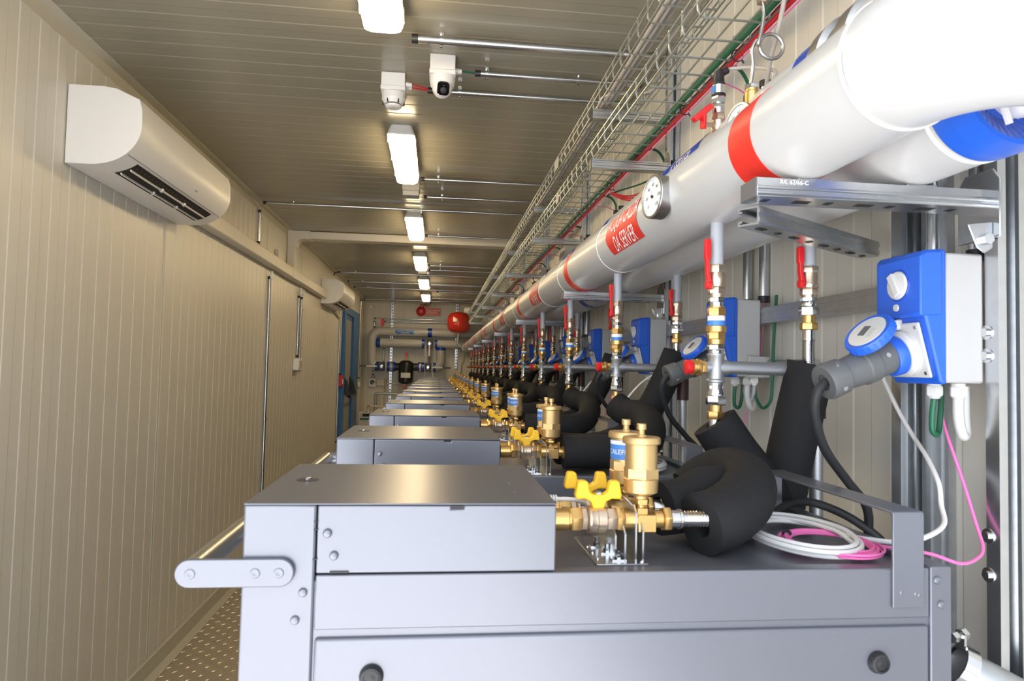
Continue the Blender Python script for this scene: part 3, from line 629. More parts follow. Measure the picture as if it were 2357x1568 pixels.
# ------------------------------------------------------------------ sockets on the right wall
def socket():
    y = .79; t = thing('power_socket', (.70, y+.04, 1.363), 'x', 'power socket', 'blue interlocked power sockets')
    MB().box(.6475, .7015, y, y+.083, 1.364, 1.5325).build('back_box', BOXG, t, 'light grey back box', bevel=.0035)
    fr = [(.6475, 1.362), (.6475, 1.535), (.640, 1.5365), (.617, 1.534), (.612, 1.529), (.612, 1.452), (.618, 1.4475), (.638, 1.366), (.641, 1.362)]
    cv = MB().prism(fr, 'y', y-.0025, y+.086).build('cover', BLUE, t, 'blue plastic cover', bevel=.003)
    ld = MB().prism([(.640, 1.451), (.640, 1.5335), (.618, 1.5315), (.6092, 1.5265), (.6092, 1.451), (.612, 1.449)], 'y', y-.0045, y+.078).build('switch_lid', BLUE, cv, bevel=.002)
    n_ = (-1, 0, 0)
    MB().lathe((.6095, y+.036, 1.492), n_, [(0, .0215), (.0015, .0205)], 32).build('knob_ring', BTAPE, ld)
    kn = MB().lathe((.609, y+.036, 1.492), n_, [(0, .019), (.003, .019), (.004, .017)], 32)
    kn.obox((.6035, y+.036, 1.492), Vector((1, 0, 0)), Vector((0, .5, .87)), Vector((0, -.87, .5)), .0035, .0165, .0055).build('rotary_knob', ABSN, ld, bevel=.002)
    MB().lathe((.6095, y+.040, 1.4625), n_, [(0, .005), (.002, .0045)], 18).build('pilot_plug', ABSN, ld)
    # inclined socket plate and ring
    a = Vector((.6175, 0, 1.4465)); b = Vector((.6385, 0, 1.3665)); ez = (a-b).normalized(); ex = Vector((-ez.z, 0, ez.x)); c = (a+b)/2; c.y = y+.044
    pt = MB().obox(c+ex*.002, Vector((0, 1, 0)), ez, ex, .036, .037, .002).obox(c+ex*.0035+ez*.036+Vector((0, .004, 0)), Vector((0, 1, 0)), ez, ex, .007, .007, .005).build('socket_plate', ABSN, t, bevel=.002)
    for i, j in ((-1, -1), (1, -1), (-1, 1), (1, 1)): MB().lathe(c+ex*.0038+Vector((0, .0295*i, 0))+ez*(.0305*j), ex, [(0, .0026), (.0012, .0024)], 12).build('plate_screw', GALV, pt)
    MB().lathe(c+ex*.002-ez*.003, ex, [(0, .031), (.008, .031), (.010, .029), (.015, .0285), (.015, .024)], 36).build('socket_rim', ABSN, pt)
    MB().lathe(c+ex*.002-ez*.003, ex, [(.014, .0265), (.026, .0265), (.029, .0245), (.029, .021)], 36).build('socket_shroud', BLUE, t)
    # hinged round cap standing open
    cc = Vector(at(1997, 765, Y=.815)); cn = Vector((-.74, -.12, .66)).normalized()
    cp_ = MB().lathe(cc, cn, [(-.012, .030), (-.0105, .0325), (.000, .0325), (.0015, .0315), (.0015, .0265), (-.001, .026)], 36).build('hinged_cap', BLUE, t, 'open blue round cap')
    m = MB()
    for i in range(24):
        a_ = 2*PI*i/24; u = cn.orthogonal().normalized(); v_ = cn.cross(u); q = cc+(u*math.cos(a_)+v_*math.sin(a_))*.0325-cn*.0055
        m.obox(q, cn, (u*math.cos(a_)+v_*math.sin(a_)), (v_*math.cos(a_)-u*math.sin(a_)), .0045, .0008, .0012)
    m.build('cap_grip', BLUE, cp_)
    dc = MB().lathe(cc, cn, [(-.001, .0262), (.0022, .0258), (.0024, .020)], 36).build('cap_disc', ABSN, cp_)
    u = (Vector((1, .1, 0))-cn*cn.dot(Vector((1, .1, 0)))).normalized(); v_ = cn.cross(u)
    MB().obox(cc+cn*.0026+v_*.004, u, v_, cn, .0085, .0055, .0004).build('cap_label', PLUGG, dc)
    m = MB()
    for i in range(3): m.obox(cc+cn*.0027-v_*(.007+.003*i)-u*.002, u, v_, cn, .008, .0006, .0002)
    m.build('cap_print', BOXG, dc)
    MB().tube([cc-cn*.006+Vector((.026, .004, .006)), c+ex*.012+ez*.034+Vector((0, .004, 0))], .005, 10).build('cap_hinge', ABSN, cp_)
    m = MB()
    for gx, gy in ((.662, .026), (.680, .006)):
        m.lathe((gx, y+gy+.012, 1.3635), (0, 0, -1), [(0, .0085), (.004, .0085)], 18); hexn(m, (gx, y+gy+.012, 1.3635), (0, 0, -1), .004, .017, .0105)
        m.lathe((gx, y+gy+.012, 1.3635), (0, 0, -1), [(.017, .0085), (.021, .006)], 18)
    m.build('cable_gland', ABSN, t)
    return t, c, ex
sk, sc_, sx_ = socket(); row(sk, NS, dS, 'blue and grey socket box with open round cap, # from the camera')
def plug():
    o = sc_+sx_*.016; d = Vector((-.93, -.06, -.36)).normalized()
    t = thing('power_plug', tuple(o), 'x', 'plug', 'grey plugs in the wall sockets')
    MB().lathe(o, d, [(0, .0225), (.04, .0225), (.042, .0245), (.058, .0245), (.060, .0225), (.088, .0205)], 32).build('plug_body', PLUGG, t)
    MB().lathe(o, d, [(.088, .0205), (.089, .0235), (.112, .0245), (.1165, .023), (.1165, .011), (.112, .0105)], 32).build('plug_collar', PLUGG, t, bevel=.0008)
    u = Vector((0, -1, 0)); u = (u-d*u.dot(d)).normalized(); v_ = d.cross(u)
    for tt, a in ((.03, .3), (.098, .9), (.104, -.5), (.098, 2.6)):
        q = u*math.cos(a)+v_*math.sin(a); r_ = .022 if tt < .05 else .024; MB().lathe(o+d*tt+q*(r_-.001), q, [(0, .0035), (.003, .0033)], 12).build('plug_screw', GALV, t)
    return t, o+d*.113
pk, pe = plug(); row(pk, NS, dS, 'dark grey plug in the # blue wall socket from the camera')
cord = MB().tube(spl([pe, pe+Vector((-.012, 0, -.015)), (.497, .835, 1.318), (.520, .850, 1.272), (.567, .872, 1.225), (.610, .895, 1.187), (.63, .92, 1.14), (.635, .95, 1.05)], 8), .0062, 14).build('plug_cord', BLKC, None, 'x', 'cable', 'black cords from the plugs', angle=60)
row(cord, NS, dS, 'black rubber cord hanging from the # wall plug from the camera')
# loops of cable under each socket
def loops():
    y = .79
    a = MB().tube(spl([(.662, y+.038, 1.345), (.6605, y+.04, 1.322), (.663, y+.043, 1.300), (.674, y+.048, 1.2935), (.683, y+.055, 1.305), (.688, y+.058, 1.335), (.69, y+.06, 1.37)], 8), .0037, 10).build('green_cable_loop', GREEN, None, 'x', 'cable', 'green cable loops under the sockets')
    b = MB().tube(spl([(.680, y+.018, 1.345), (.681, y+.019, 1.318), (.688, y+.021, 1.297), (.697, y+.026, 1.297), (.699, y+.03, 1.32), (.6985, y+.03, 1.36)], 8), .0065, 12).build('white_cable_loop', ABSN, None, 'x', 'cable', 'white cable loops under the sockets')
    return a, b
a, b = loops(); row(a, 6, dS, 'green cable looping under the # socket box from the camera'); row(b, 6, dS, 'thick white cable looping under the # socket box from the camera')
MB().tube(spl([(.69, .979, 1.38), (.69, .94, 1.325), (.69, .907, 1.287), (.675, .86, 1.262), (.66, .819, 1.233), (.655, .808, 1.206), (.64, .785, 1.186), (.60, .766, 1.175), (.56, .76, 1.1705), (.512, .79, 1.1705)], 8), .0031, 10)\
    .build('loose_network_cable', WCAB, None, 'white cable drooping along the wall to the coil on the nearest cabinet', 'cable')
MB().tube(spl([(.69, .863, 1.38), (.69, .852, 1.33), (.69, .84, 1.294), (.692, .815, 1.235), (.69, .793, 1.188), (.682, .772, 1.160), (.66, .757, 1.151), (.62, .735, 1.152), (.575, .725, 1.166), (.54, .735, 1.170), (.50, .765, 1.1695)], 8), .0020, 8)\
    .build('loose_fibre_cable', PINK, None, 'pink fibre cable drooping along the wall to the coil on the nearest cabinet', 'cable')
MB().tube(spl([(.47, .90, 1.172), (.52, .935, 1.182), (.565, .945, 1.18), (.61, .92, 1.16), (.65, .90, 1.12), (.67, .90, 1.04)], 8), .0062, 12).build('arched_cord', BLKC, None, 'black cord arching off the back of the nearest cabinet behind the cable coil', 'cable', angle=60)
# coils on the cabinets
def coil(name, m, cx, cy, z, rx, ry, n, r, seed, label, straps):
    R_ = random.Random(seed); pts = []
    for i in range(n*20+1):
        a = 2*PI*i/20; q = i//20; j = 1+.10*math.sin(a*.37+seed)+.05*math.sin(a*1.31)
        pts.append((cx+rx*j*math.cos(a), cy+ry*j*math.sin(a), z+r+(r*.9)*(q % 4)+.003*math.sin(a*.5+seed)**2))
    t = thing('cable_coil', (cx, cy, z), label, 'cable coil', 'cable coils on the cabinets')
    MB().tube(spl(pts, 2), r, 8).build(name, m, t)
    for a in straps:
        c = Vector((cx+rx*math.cos(a), cy+ry*math.sin(a), z+r*2.4)); tg = Vector((-math.sin(a), math.cos(a), 0))
        MB().lathe(c-tg*.005, tg, [(0, r*3.3), (.010, r*3.3)], 16).build('strap', BLK, t)
    return t
cw = coil('network_cable', WCAB, .452, .790, 1.1656, .055, .080, 4, .0029, 1, 'white network cable coil with black strap on the nearest cabinet', (2.6,))
cp2 = coil('fibre_cable', PINK, .472, .762, 1.1656, .046, .060, 10, .0014, 2, 'pink fibre cable coil tied with a black strap on the nearest cabinet', (2.2,))
for k in range(1, 6):
    c = copy_tree(cw, (-.02, dS*k+.02, 0)); c['label'] = 'white network cable coil on the %s cabinet from the camera' % ORD[k]

# ------------------------------------------------------------------ struts, posts and brackets
def chan(m, p0, p1, side, up, w=.041, h=.041, t=.0025, groove=True):
    """cold-formed C channel from p0 to p1; the open slot faces -side"""
    p0, p1 = Vector(p0), Vector(p1); d = (p1-p0).normalized(); side = Vector(side); up = Vector(up); L = (p1-p0).length
    a = [(0, 0), (h, 0), (h, w*.28), (h-.006, w*.28), (h-.006, w*.28-t), (h-t, w*.28-t), (h-t, t), (t, t), (t, w-t), (h-t, w-t), (h-t, w*.72+t), (h-.006, w*.72+t), (h-.006, w*.72), (h, w*.72), (h, w), (0, w)]
    n = len(a); vs = [p0+side*(-q[0])+up*(q[1]-w/2) for q in a]+[p1+side*(-q[0])+up*(q[1]-w/2) for q in a]
    fs = [(i, (i+1) % n, n+(i+1) % n, n+i) for i in range(n)]
    for b in (0, n):      # end faces as quads along the strip
        fs += [tuple(b+i for i in q) for q in ((0, 1, 6, 7), (1, 2, 5, 6), (2, 3, 4, 5), (0, 7, 8, 15), (15, 8, 9, 14), (14, 9, 10, 13), (13, 10, 11, 12))]
    m.add(vs, fs)
    if groove:
        for q in (.25, .75):
            c0 = p0+up*((q-.5)*w)+side*.0006; c1 = p1+up*((q-.5)*w)+side*.0006
            m.obox((c0+c1)/2, d, up, side, L/2, .003, .0008)
PY = [.79+1.245*i for i in range(8)]
def post():
    y = PY[0]; t = thing('wall_post', (XR-.021, y, 0), 'x', 'steel post', 'galvanised posts on the right wall')
    m = MB(); chan(m, (XR-.0225, y-.001, .02), (XR-.0225, y-.001, 2.40), (0, 1, 0), (1, 0, 0), h=.021, groove=False)
    m.build('channel', GALV, t)
    for z in (1.122, 1.171, 1.40, 1.43, 1.66): MB().lathe((XR-.043, y-.004, z), (-1, 0, 0), [(0, .0095), (.0012, .0095), (.0012, .0055), (.005, .0055)], 18).build('post_bolt', CHROME, t)
    return t
row(post(), 8, 1.245, 'tall galvanised channel post on the right wall, # from the camera')
# a second wider rail set just behind the first post
t = thing('wall_post', (XR-.021, .955, 0), 'wide ribbed galvanised post on the wall beside the nearest socket box', 'steel post')
m = MB(); chan(m, (XR-.0225, .968, .02), (XR-.0225, .968, 2.40), (0, 1, 0), (1, 0, 0), h=.021, groove=False); m.build('channel', GALV, t)
m = MB()
for i in range(5): m.box(XR-.012-.003*(i % 2), XR-.001, .890+.0105*i, .890+.0105*(i+1), .02, 2.40)
m.build('ribbed_rail', GALVD, t)
def pbracket():
    y = PY[0]; z = 1.6105; t = thing('pipe_bracket', (.54, y, z-.041), 'x', 'bracket', 'galvanised arms carrying the header pipes')
    m = MB(); chan(m, (.382, y-.0205, z-.0115), (.695, y-.0205, z-.0115), (0, -1, 0), (0, 0, 1), w=.023, groove=False)
    for q in (-.0075, -.001): m.prism([(y-.0205, z-.0115+q-.003), (y-.0225, z-.0115+q-.001), (y-.0225, z-.0115+q+.001), (y-.0205, z-.0115+q+.003)], 'x', .383, .695)
    am = m.build('arm', GALV, t)
    for i in range(7): MB().box(.398+.042*i, .398+.042*i+(.022 if i % 2 else .009), y-.006, y+.006, z-.0234, z-.0227).build('arm_slot', DARKIN, am)
    MB().box(.3805, .3825, y-.021, y+.021, z-.0235, z+.0002).build('end_plug', PLUGG, am, bevel=.001)
    MB().prism([(y-.034, z-.062), (y-.034, z+.012), (y-.022, z+.028), (y+.022, z+.028), (y+.034, z+.012), (y+.034, z-.062)], 'x', .694, .698)\
        .prism([(.694, z-.041), (.66, z-.046), (.672, z-.075), (.682, z-.082), (.694, z-.075)], 'y', y-.0235, y-.0215).build('foot_plate', GALV, t, bevel=.001)
    MB().lathe((.684, y-.0235, z-.064), (0, -1, 0), [(0, .0075), (.006, .0075)], 6).build('foot_bolt', CHROME, t)
    for x in (PX1+.012, PX2+.008):
        MB().box(x-.021, x+.021, y-.015, y+.015, z+.0002, z+.0042).cyl((x, y, z+.004), (x, y, z+.014), .005, n=12).build('pipe_clip', GALV, t, bevel=.001)
    return t
pbp = pbracket()
row(pbp, 7, 1.245, 'galvanised channel arm under the white pipes, # from the camera')
y = PY[0]; z = 1.6105
put_text('R/L 62/66-C', .0075, lambda x, w_: (.43+x, y-.0213, z-.0048+w_)).build('stamped_marking', WHT, pbp)
m = MB(); p0 = Vector((.405, y+.02, z-.036)); p1 = Vector((.70, y+.205, z-.036)); dd = (p1-p0).normalized(); sd = Vector((dd.y, -dd.x, 0))
chan(m, p0, p1, sd, (0, 0, 1), w=.024, h=.030)
t = thing('diagonal_brace', tuple((p0+p1)/2), 'slotted diagonal brace under the nearest pipe arm', 'bracket'); br = m.build('channel', GALV, t)
for i in range(8):
    c = p0+dd*(.03+.042*i)-sd*.015; MB().obox(Vector((c.x, c.y, z-.0484)), dd, sd, Vector((0, 0, 1)), .009 if i % 2 == 0 else .004, .004, .0006).build('slot', DARKIN, br)
def tbracket():
    y = 1.975; t = thing('tray_bracket', (.57, y, 2.0), 'x', 'bracket', 'paired arms carrying the cable trays')
    for z in (2.015, 2.168):
        m = MB(); chan(m, (.449, y-.0145, z-.0180), (.690, y-.0145, z-.0180), (0, -1, 0), (0, 0, 1), w=.027, h=.030, groove=False)
        for q in (-.008, .008): m.prism([(y-.0145, z-.0205+q-.0045), (y-.0168, z-.0205+q-.0018), (y-.0168, z-.0205+q+.0018), (y-.0145, z-.0205+q+.0045)], 'x', .45, .690)
        am = m.build('arm', GALV, t)
        MB().box(.4475, .4495, y-.015, y+.017, z-.037, z-.004).build('end_plug', BLK, am)
        MB().prism([(y-.026, z-.05), (y-.026, z+.008), (y-.01, z+.03), (y+.012, z+.03), (y+.026, z+.008), (y+.026, z-.05)], 'x', .688, .692).build('foot_plate', GALV, am, bevel=.001)
    return t
tb = tbracket(); row(tb, 7, 1.24, 'pair of short galvanised arms under the wire trays, # from the camera')
# horizontal rails on the wall
m = MB(); chan(m, (XR-.043, .99, 1.4975), (XR-.043, 10.9, 1.4975), (-1, 0, 0), (0, 0, 1), w=.034, h=.03)
m.build('wall_rail', GALVD, None, 'long grey channel rail running along the right wall behind the sockets', 'rail')
MB().cyl((XR-.03, 1.2, 1.392), (XR-.03, 10.9, 1.392), .009, n=14).build('wall_conduit', GALVD, None, 'long thin conduit along the right wall below the channel rail', 'conduit')
# big clamp and pipe at bottom right
t = thing('clamped_pipe', (.66, .75, 1.0), 'thick steel pipe in a bolted clamp at the bottom right corner', 'pipe')
cc = Vector(at(2262, 1560, Y=.76)); dp = Vector((.85, -.28, -.44)).normalized()
MB().lathe(cc-dp*.03, dp, [(0, .022), (.13, .022)], 28).build('pipe', GALVD, t)
MB().lathe(cc-dp*.034, dp, [(0, .0225), (0, .0255), (.016, .0255), (.016, .0225)], 28, cap=False).build('clamp', CHROME, t)
MB().lathe(cc-dp*.026+Vector((-.004, 0, .036)), (1, .3, .1), [(-.012, .0065), (-.003, .0065), (-.003, .0035), (.004, .0035), (.004, .0075), (.012, .0075)], 6).obox(cc-dp*.026+Vector((0, 0, .029)), Vector((1, 0, 0)), Vector((0, 1, 0)), Vector((0, 0, 1)), .0015, .007, .010).build('clamp_bolt', CHROME, t)
# short conduits with black caps dropping from the tray to the sockets
def drop():
    t = thing('socket_conduit', (XR-.02, .80, 1.53), 'x', 'conduit', 'short conduits above the sockets')
    for yy, zt in ((.832, 2.03), (.912, 2.03)):
        cd_ = MB().cyl((XR-.016, yy, 1.542), (XR-.016, yy, zt), .0105, n=18).build('conduit', GALV, t)
        for zz in (1.532, zt-.004): MB().lathe((XR-.016, yy, zz), DZ, [(0, .0128), (.014, .0128)], 18).build('end_cap', BLK, cd_)
        for zz in (1.66, 1.93): MB().lathe((XR-.016, yy, zz), DZ, [(0, .0125), (.010, .0125)], 16).cyl((XR-.030, yy+.012, zz+.005), (XR-.002, yy+.012, zz+.005), .004, n=8).build('saddle_clamp', CHROME, cd_)
    return t
row(drop(), NS, dS, 'pair of short steel conduits on the wall above the # socket from the camera')
gc = MB().tube(spl([(.622, .84, 2.055), (.66, .865, 2.085), (.70, .895, 2.09), (.726, .91, 2.065), (.729, .912, 2.03)], 6), .0042, 10).build('green_tail', GREEN, None, 'x', 'cable', 'green cable tails entering the wall conduits')
gc.location.y += dS; row(gc, 11, dS, 'green cable arching from the tray into the # pair of wall conduits', start=1)
rc = MB().tube(spl([(.625, .85, 2.04), (.66, .875, 2.045), (.70, .90, 2.046), (.729, .912, 2.035)], 6), .0016, 8).build('pink_tail', PINK, None, 'x', 'cable', 'thin pink cable tails entering the wall conduits')
rc.location.y += dS; row(rc, 11, dS, 'thin pink cable crossing from the tray to the # pair of wall conduits', start=1)
t = thing('red_cable_tail', (.66, 2.2, 2.0), 'bundle of red cables drooping from the tray above the dial thermometer', 'cable')
for i in range(3):
    MB().tube(spl([(.618, 2.36+.01*i, 2.02), (.635, 2.28, 1.988-.006*i), (.66, 2.2, 1.972-.008*i), (.70, 2.1, 1.985-.004*i), (.73, 2.05, 2.01)], 6), .003, 8).build('cable', REDC, t)
MB().tube(spl([(.618, 2.45, 2.03), (.64, 2.33, 2.02), (.68, 2.2, 2.012), (.735, 2.1, 2.03)], 6), .003, 8).build('green_droop', GREEN, None, 'green cable drooping just above the red cable bundle', 'cable')
def jbox():
    y = 1.43; t = thing('junction_box', (.70, y, 1.36), 'x', 'junction box', 'small grey junction boxes along the right wall')
    MB().box(.668, .715, y-.055, y+.035, 1.362, 1.408).build('box_body', BOXG, t, bevel=.002)
    m = MB()
    for yy in (-.035, .015): hexn(m, (.69, y+yy, 1.362), (0, 0, -1), 0, .012, .009); m.lathe((.69, y+yy, 1.362), (0, 0, -1), [(.012, .007), (.017, .005)], 14)
    m.build('cable_gland', ABS, t)
    MB().tube(spl([(.69, y-.035, 1.348), (.688, y-.035, 1.325), (.688, y-.015, 1.305), (.69, y+.008, 1.322), (.69, y+.015, 1.348)], 8), .0038, 10).build('white_loop', BOXG, t)
    MB().tube(spl([(.69, y-.035, 1.345), (.692, y-.04, 1.318), (.694, y-.065, 1.298), (.70, y-.088, 1.315), (.702, y-.09, 1.36), (.71, y-.08, 1.44), (.72, y-.072, 1.54)], 8), .0034, 10).build('green_loop', GREEN, t)
    return t
row(jbox(), 8, dS, 'small grey junction box with cable loops on the right wall, # from the camera')
pk2 = MB().tube(spl([(XR-.017, 1.431, 1.54), (.725, 1.432, 1.45), (.715, 1.44, 1.35), (.70, 1.47, 1.25), (.69, 1.52, 1.16)], 8), .0016, 8).build('pink_cable', PINK, None, 'x', 'cable', 'pink cables dropping down the wall')
row(pk2, 5, dS, 'thin pink cable hanging down the right wall, # from the camera')
wt = MB().tube(spl([(.66, 1.42, 1.375), (.60, 1.44, 1.33), (.545, 1.46, 1.25), (.53, 1.48, 1.17), (.54, 1.5, 1.10)], 8), .003, 8).build('white_tail', WCAB, None, 'x', 'cable', 'white cables hanging behind the hoses')
wt.location.y += .5; row(wt, 6, dS, 'white cable hanging in front of the black hoses, # from the camera')

# ------------------------------------------------------------------ wire cable trays and their cables
def tray(z, y0, y1, off, label):
    x0, x1, h = .468, .608, .054; m = MB(); r = .0024; y = y0+off
    while y < y1:
        m.tube([(x0-.001, y, z+h), (x0, y+.004, z+h*.72), (x0-.001, y, z+h*.6), (x0, y, z+.012), (x0+.003, y, z+.004), (x0+.012, y, z), (x1-.012, y, z), (x1-.003, y, z+.004), (x1, y, z+.012), (x1+.001, y, z+h)], r, 5)
        y += .078
    for x, zz in [(x0-.002, z+h*.5), (x0-.002, z+h*.9), (x1+.002, z+h*.5), (x1+.002, z+h*.9)]+[(x0+.004+(x1-x0-.008)*i/4, z+.003) for i in range(5)]:
        m.cyl((x, y0, zz), (x, y1, zz), r, n=6)
    return m.build('cable_tray', GALVW, None, label, 'cable tray', 'wire mesh cable trays', angle=60)
tray(2.034, .66, 10.2, .051, 'lower galvanised wire mesh cable tray running the length of the room')
tray(2.182, .66, 10.3, .044, 'upper galvanised wire mesh cable tray, closest to the ceiling')
def run(name, m, x, z, r, y0, y1, label, wob=.004, seed=0, grp=None):
    q = random.Random(seed); pts = []; y = y0
    while y < y1: pts.append((x+q.uniform(-wob, wob), y, z+r+q.uniform(0, wob*.4))); y += .45
    pts.append((x, y1, z+r)); return MB().tube(spl(pts, 4), r, 8).build(name, m, None, label, 'cable', grp, angle=60)
for i, (x, c, nm) in enumerate(((.487, GCAB, 'outermost'), (.500, GCAB, 'second from the aisle'), (.511, GCAB, 'third from the aisle'))):
    run('grey_cable', c, x, 2.186, .0052-.0007*i, .66, 9.8, 'pale grey cable lying in the upper tray, '+nm, .0025, i, 'grey cables in the trays')
run('grey_cable', GCAB, .548, 2.186, .0065, .66, 7.5, 'thicker pale cable tied along the middle of the upper tray', .004, 11, 'grey cables in the trays')
run('grey_cable', GCAB, .558, 2.186, .0055, .66, 7.5, 'pale cable beside the thick one in the middle of the upper tray', .004, 12, 'grey cables in the trays')
run('green_cable', GREEN, .592, 2.038, .0065, .66, 9.6, 'dark green cable along the wall side of the lower tray', .003, 21, 'green cables in the lower tray')
run('green_cable', GREEN, .599, 2.049, .006, .66, 9.6, 'dark green cable lying on top of the other green one', .003, 22, 'green cables in the lower tray')
run('red_cable', REDC, .6125, 2.030, .0055, .66, 8.6, 'red cable tied outside the wall edge of the lower tray, lower one', .003, 31, 'red cables on the lower tray')
run('red_cable', REDC, .614, 2.042, .005, .66, 8.6, 'red cable tied outside the wall edge of the lower tray, upper one', .003, 32, 'red cables on the lower tray')
run('pink_cable', PINK, .615, 2.026, .0017, .66, 8.6, 'thin pink cable hanging along the red ones under the lower tray', .002, 33)
for i, y in enumerate((1.32, 1.62, 2.35, 3.1, 4.0, 5.0)):
    MB().tube(arc((.610, y, 2.038), (1, 0, 0), (0, 0, 1), .0125, 0, 2*PI, 12), .0014, 6).cyl((.620, y, 2.029), (.625, y, 2.023), .0022, n=6)\
        .build('cable_tie', BLK, None, 'black cable tie around the red and green cables, %s along the lower tray' % ORD[i], 'cable tie', 'black cable ties on the lower tray')
MB().tube(spl([(.50, 2.09, 2.19), (.472, 1.98, 2.182), (.478, 1.93, 2.19), (.53, 1.90, 2.192), (.585, 1.87, 2.185), (.628, 1.80, 2.20), (.64, 1.74, 2.26), (.64, 1.72, 2.33)], 8), .0042, 10)\
    .build('crossing_cable', GCAB, None, 'pale cable crossing the upper tray in a long curve above its nearest arm', 'cable')
MB().tube(spl([(.56, .98, 2.24), (.575, 1.03, 2.13), (.592, 1.10, 2.02), (.60, 1.16, 1.95), (.615, 1.2, 1.905), (.63, 1.18, 1.87)], 8), .0042, 10)\
    .build('hanging_cable', GCAB, None, 'pale cable coming down from the tray across the siphon tube', 'cable')
MB().box(.535, .572, 4.97, 5.04, 2.037, 2.066).build('orange_box', ORANGE, None, 'small orange box lying in the lower tray', 'box', bevel=.003)
MB().box(.4635, .4655, 2.63, 2.70, 2.187, 2.232).build('tray_label', CREAM, None, 'cream label plate clipped to the side of the upper tray', 'label')
MB().box(.4635, .4655, 2.61, 2.66, 2.04, 2.083).build('tray_label', CREAM, None, 'cream label plate clipped to the side of the lower tray', 'label')
# grey equipment boxes high on the wall, glimpsed between tray and pipe
for k, y in enumerate((3.62, 4.45)):
    MB().box(XR-.06, XR-.002, y, y+.16, 1.90, 2.06).build('wall_box', BOXG, None, ('nearer' if k == 0 else 'farther')+' grey box high on the right wall between tray and pipe', 'junction box', 'grey boxes high on the right wall', bevel=.004)

# ------------------------------------------------------------------ ceiling lights
def light():
    x, y, L, z = -.185, 1.65, .70, ZC-.0016; t = thing('ceiling_light', (x, y, z-.09), 'x', 'ceiling light', 'sealed ceiling lights')
    def ring(w_, l, zz, c=.018, n=5):
        out = []
        for sx, sy, a0 in ((1, 1, 0), (-1, 1, PI/2), (-1, -1, PI), (1, -1, 3*PI/2)):
            for i in range(n): a = a0+PI/2*i/(n-1); out.append((x+sx*(w_-c)+c*math.cos(a), y+sy*(l-c)+c*math.sin(a), zz))
        return out
    def loft(secs):
        m = MB(); vs = []; fs = []; n = len(secs[0])
        for s_ in secs: vs += s_
        for j in range(len(secs)-1):
            for i in range(n): fs.append((j*n+i, j*n+(i+1) % n, (j+1)*n+(i+1) % n, (j+1)*n+i))
        fs += [tuple(range(n)), tuple(range((len(secs)-1)*n, len(secs)*n))]; return m.add(vs, fs)
    loft([ring(.048, L/2-.012, z), ring(.052, L/2-.008, z-.012), ring(.060, L/2-.002, z-.036), ring(.062, L/2, z-.040), ring(.062, L/2, z-.046)]).build('housing', ABS, t, angle=40)
    loft([ring(.0595, L/2-.004, z-.046), ring(.0585, L/2-.006, z-.060), ring(.054, L/2-.014, z-.076, .02), ring(.044, L/2-.028, z-.085, .02)]).build('diffuser', LIT, t, 'glowing diffuser', angle=50)
    for sx in (-1, 1):
        for yy in (-.27, 0, .27): MB().box(x+sx*.0625-.002, x+sx*.0625+.002, y+yy-.009, y+yy+.009, z-.056, z-.034).build('clip', ABS, t, bevel=.001)
    return t
row(light(), 6, 1.65, 'white sealed ceiling light with glowing cover, # in line from the camera')

# ------------------------------------------------------------------ conduits under the ceiling and on the left wall
def clamp(m, c, d, r):
    c = Vector(c); d = Vector(d).normalized()
    m.lathe(c-d*.005, d, [(0, r+.0025), (.010, r+.0025)], 16)
def conduit(pts, r, label, clamps=(), normal=(0, 0, 1), caps=(1, 1), name='conduit', grp='thin steel conduits', m_=None):
    P = [Vector(p) for p in pts]; lo = P[0]
    t = thing(name, tuple(lo), label, 'conduit', grp); n_ = Vector(normal)
    MB().tube(P, r, 16).build('tube', m_ or GALV, t, angle=50)
    if caps[0]: d = (P[1]-P[0]).normalized(); MB().lathe(P[0]-d*.006, d, [(0, r+.0022), (.020, r+.0022)], 16).build('end_cap', BLK, t)
    if caps[1]: d = (P[-1]-P[-2]).normalized(); MB().lathe(P[-1]+d*.006, -d, [(0, r+.0022), (.020, r+.0022)], 16).build('end_cap', BLK, t)
    d = (P[-1]-P[0]).normalized()
    for q in clamps:
        m = MB(); c = P[0]+(P[-1]-P[0])*q; clamp(m, c, d, r); s_ = d.cross(n_).normalized()
        m.obox(c+n_*(r+.006), d, s_, n_, .006, .0035, .008).cyl(c+n_*(r+.008)-s_*.011, c+n_*(r+.008)+s_*.011, .0032, n=8).cyl(c-n_*(r+.004)-d*.0, c-n_*(r+.009), .004, n=6)
        m.build('saddle_clamp', CHROME, t)
    return t
zc = 2.405
for lab, xa, ya, xb, r, cl in (
    ('thickest steel conduit beside the nearest ceiling light', -.100, 2.097, .69, .0125, (.11, .87)),
    ('steel conduit running from the security camera across the ceiling', .112, 2.315, .70, .0095, (.06, .62)),
    ('steel conduit running from the smoke detector behind the camera', -.055, 2.49, .70, .0095, (.15, .9)),
    ('thin conduit from the second ceiling light to the tray', -.108, 3.69, .70, .009, (.11,)),
    ('thin conduit from the small box behind the second ceiling light', -.100, 4.08, .70, .008, (.13,)),
    ('thin conduit from the third ceiling light to the tray', -.112, 5.30, .70, .009, (.12,)),
    ('thin conduit from the fourth ceiling light to the tray', -.112, 6.87, .70, .009, (.15,)),
    ('thin conduit from the small box behind the fourth ceiling light', -.112, 7.19, .70, .009, (.15,)),
    ('thin conduit from the fifth ceiling light to the tray', -.112, 8.50, .70, .009, (.15,)),
    ('short thin conduit starting right of the far ceiling lights', -.02, 9.25, .70, .009, (.15,)),
    ('thin conduit from the farthest ceiling light to the tray', -.112, 10.15, .70, .009, (.15,))):
    conduit([(xa, ya, zc), (xb, ya, zc)], r, lab, cl, grp='conduits across the ceiling')
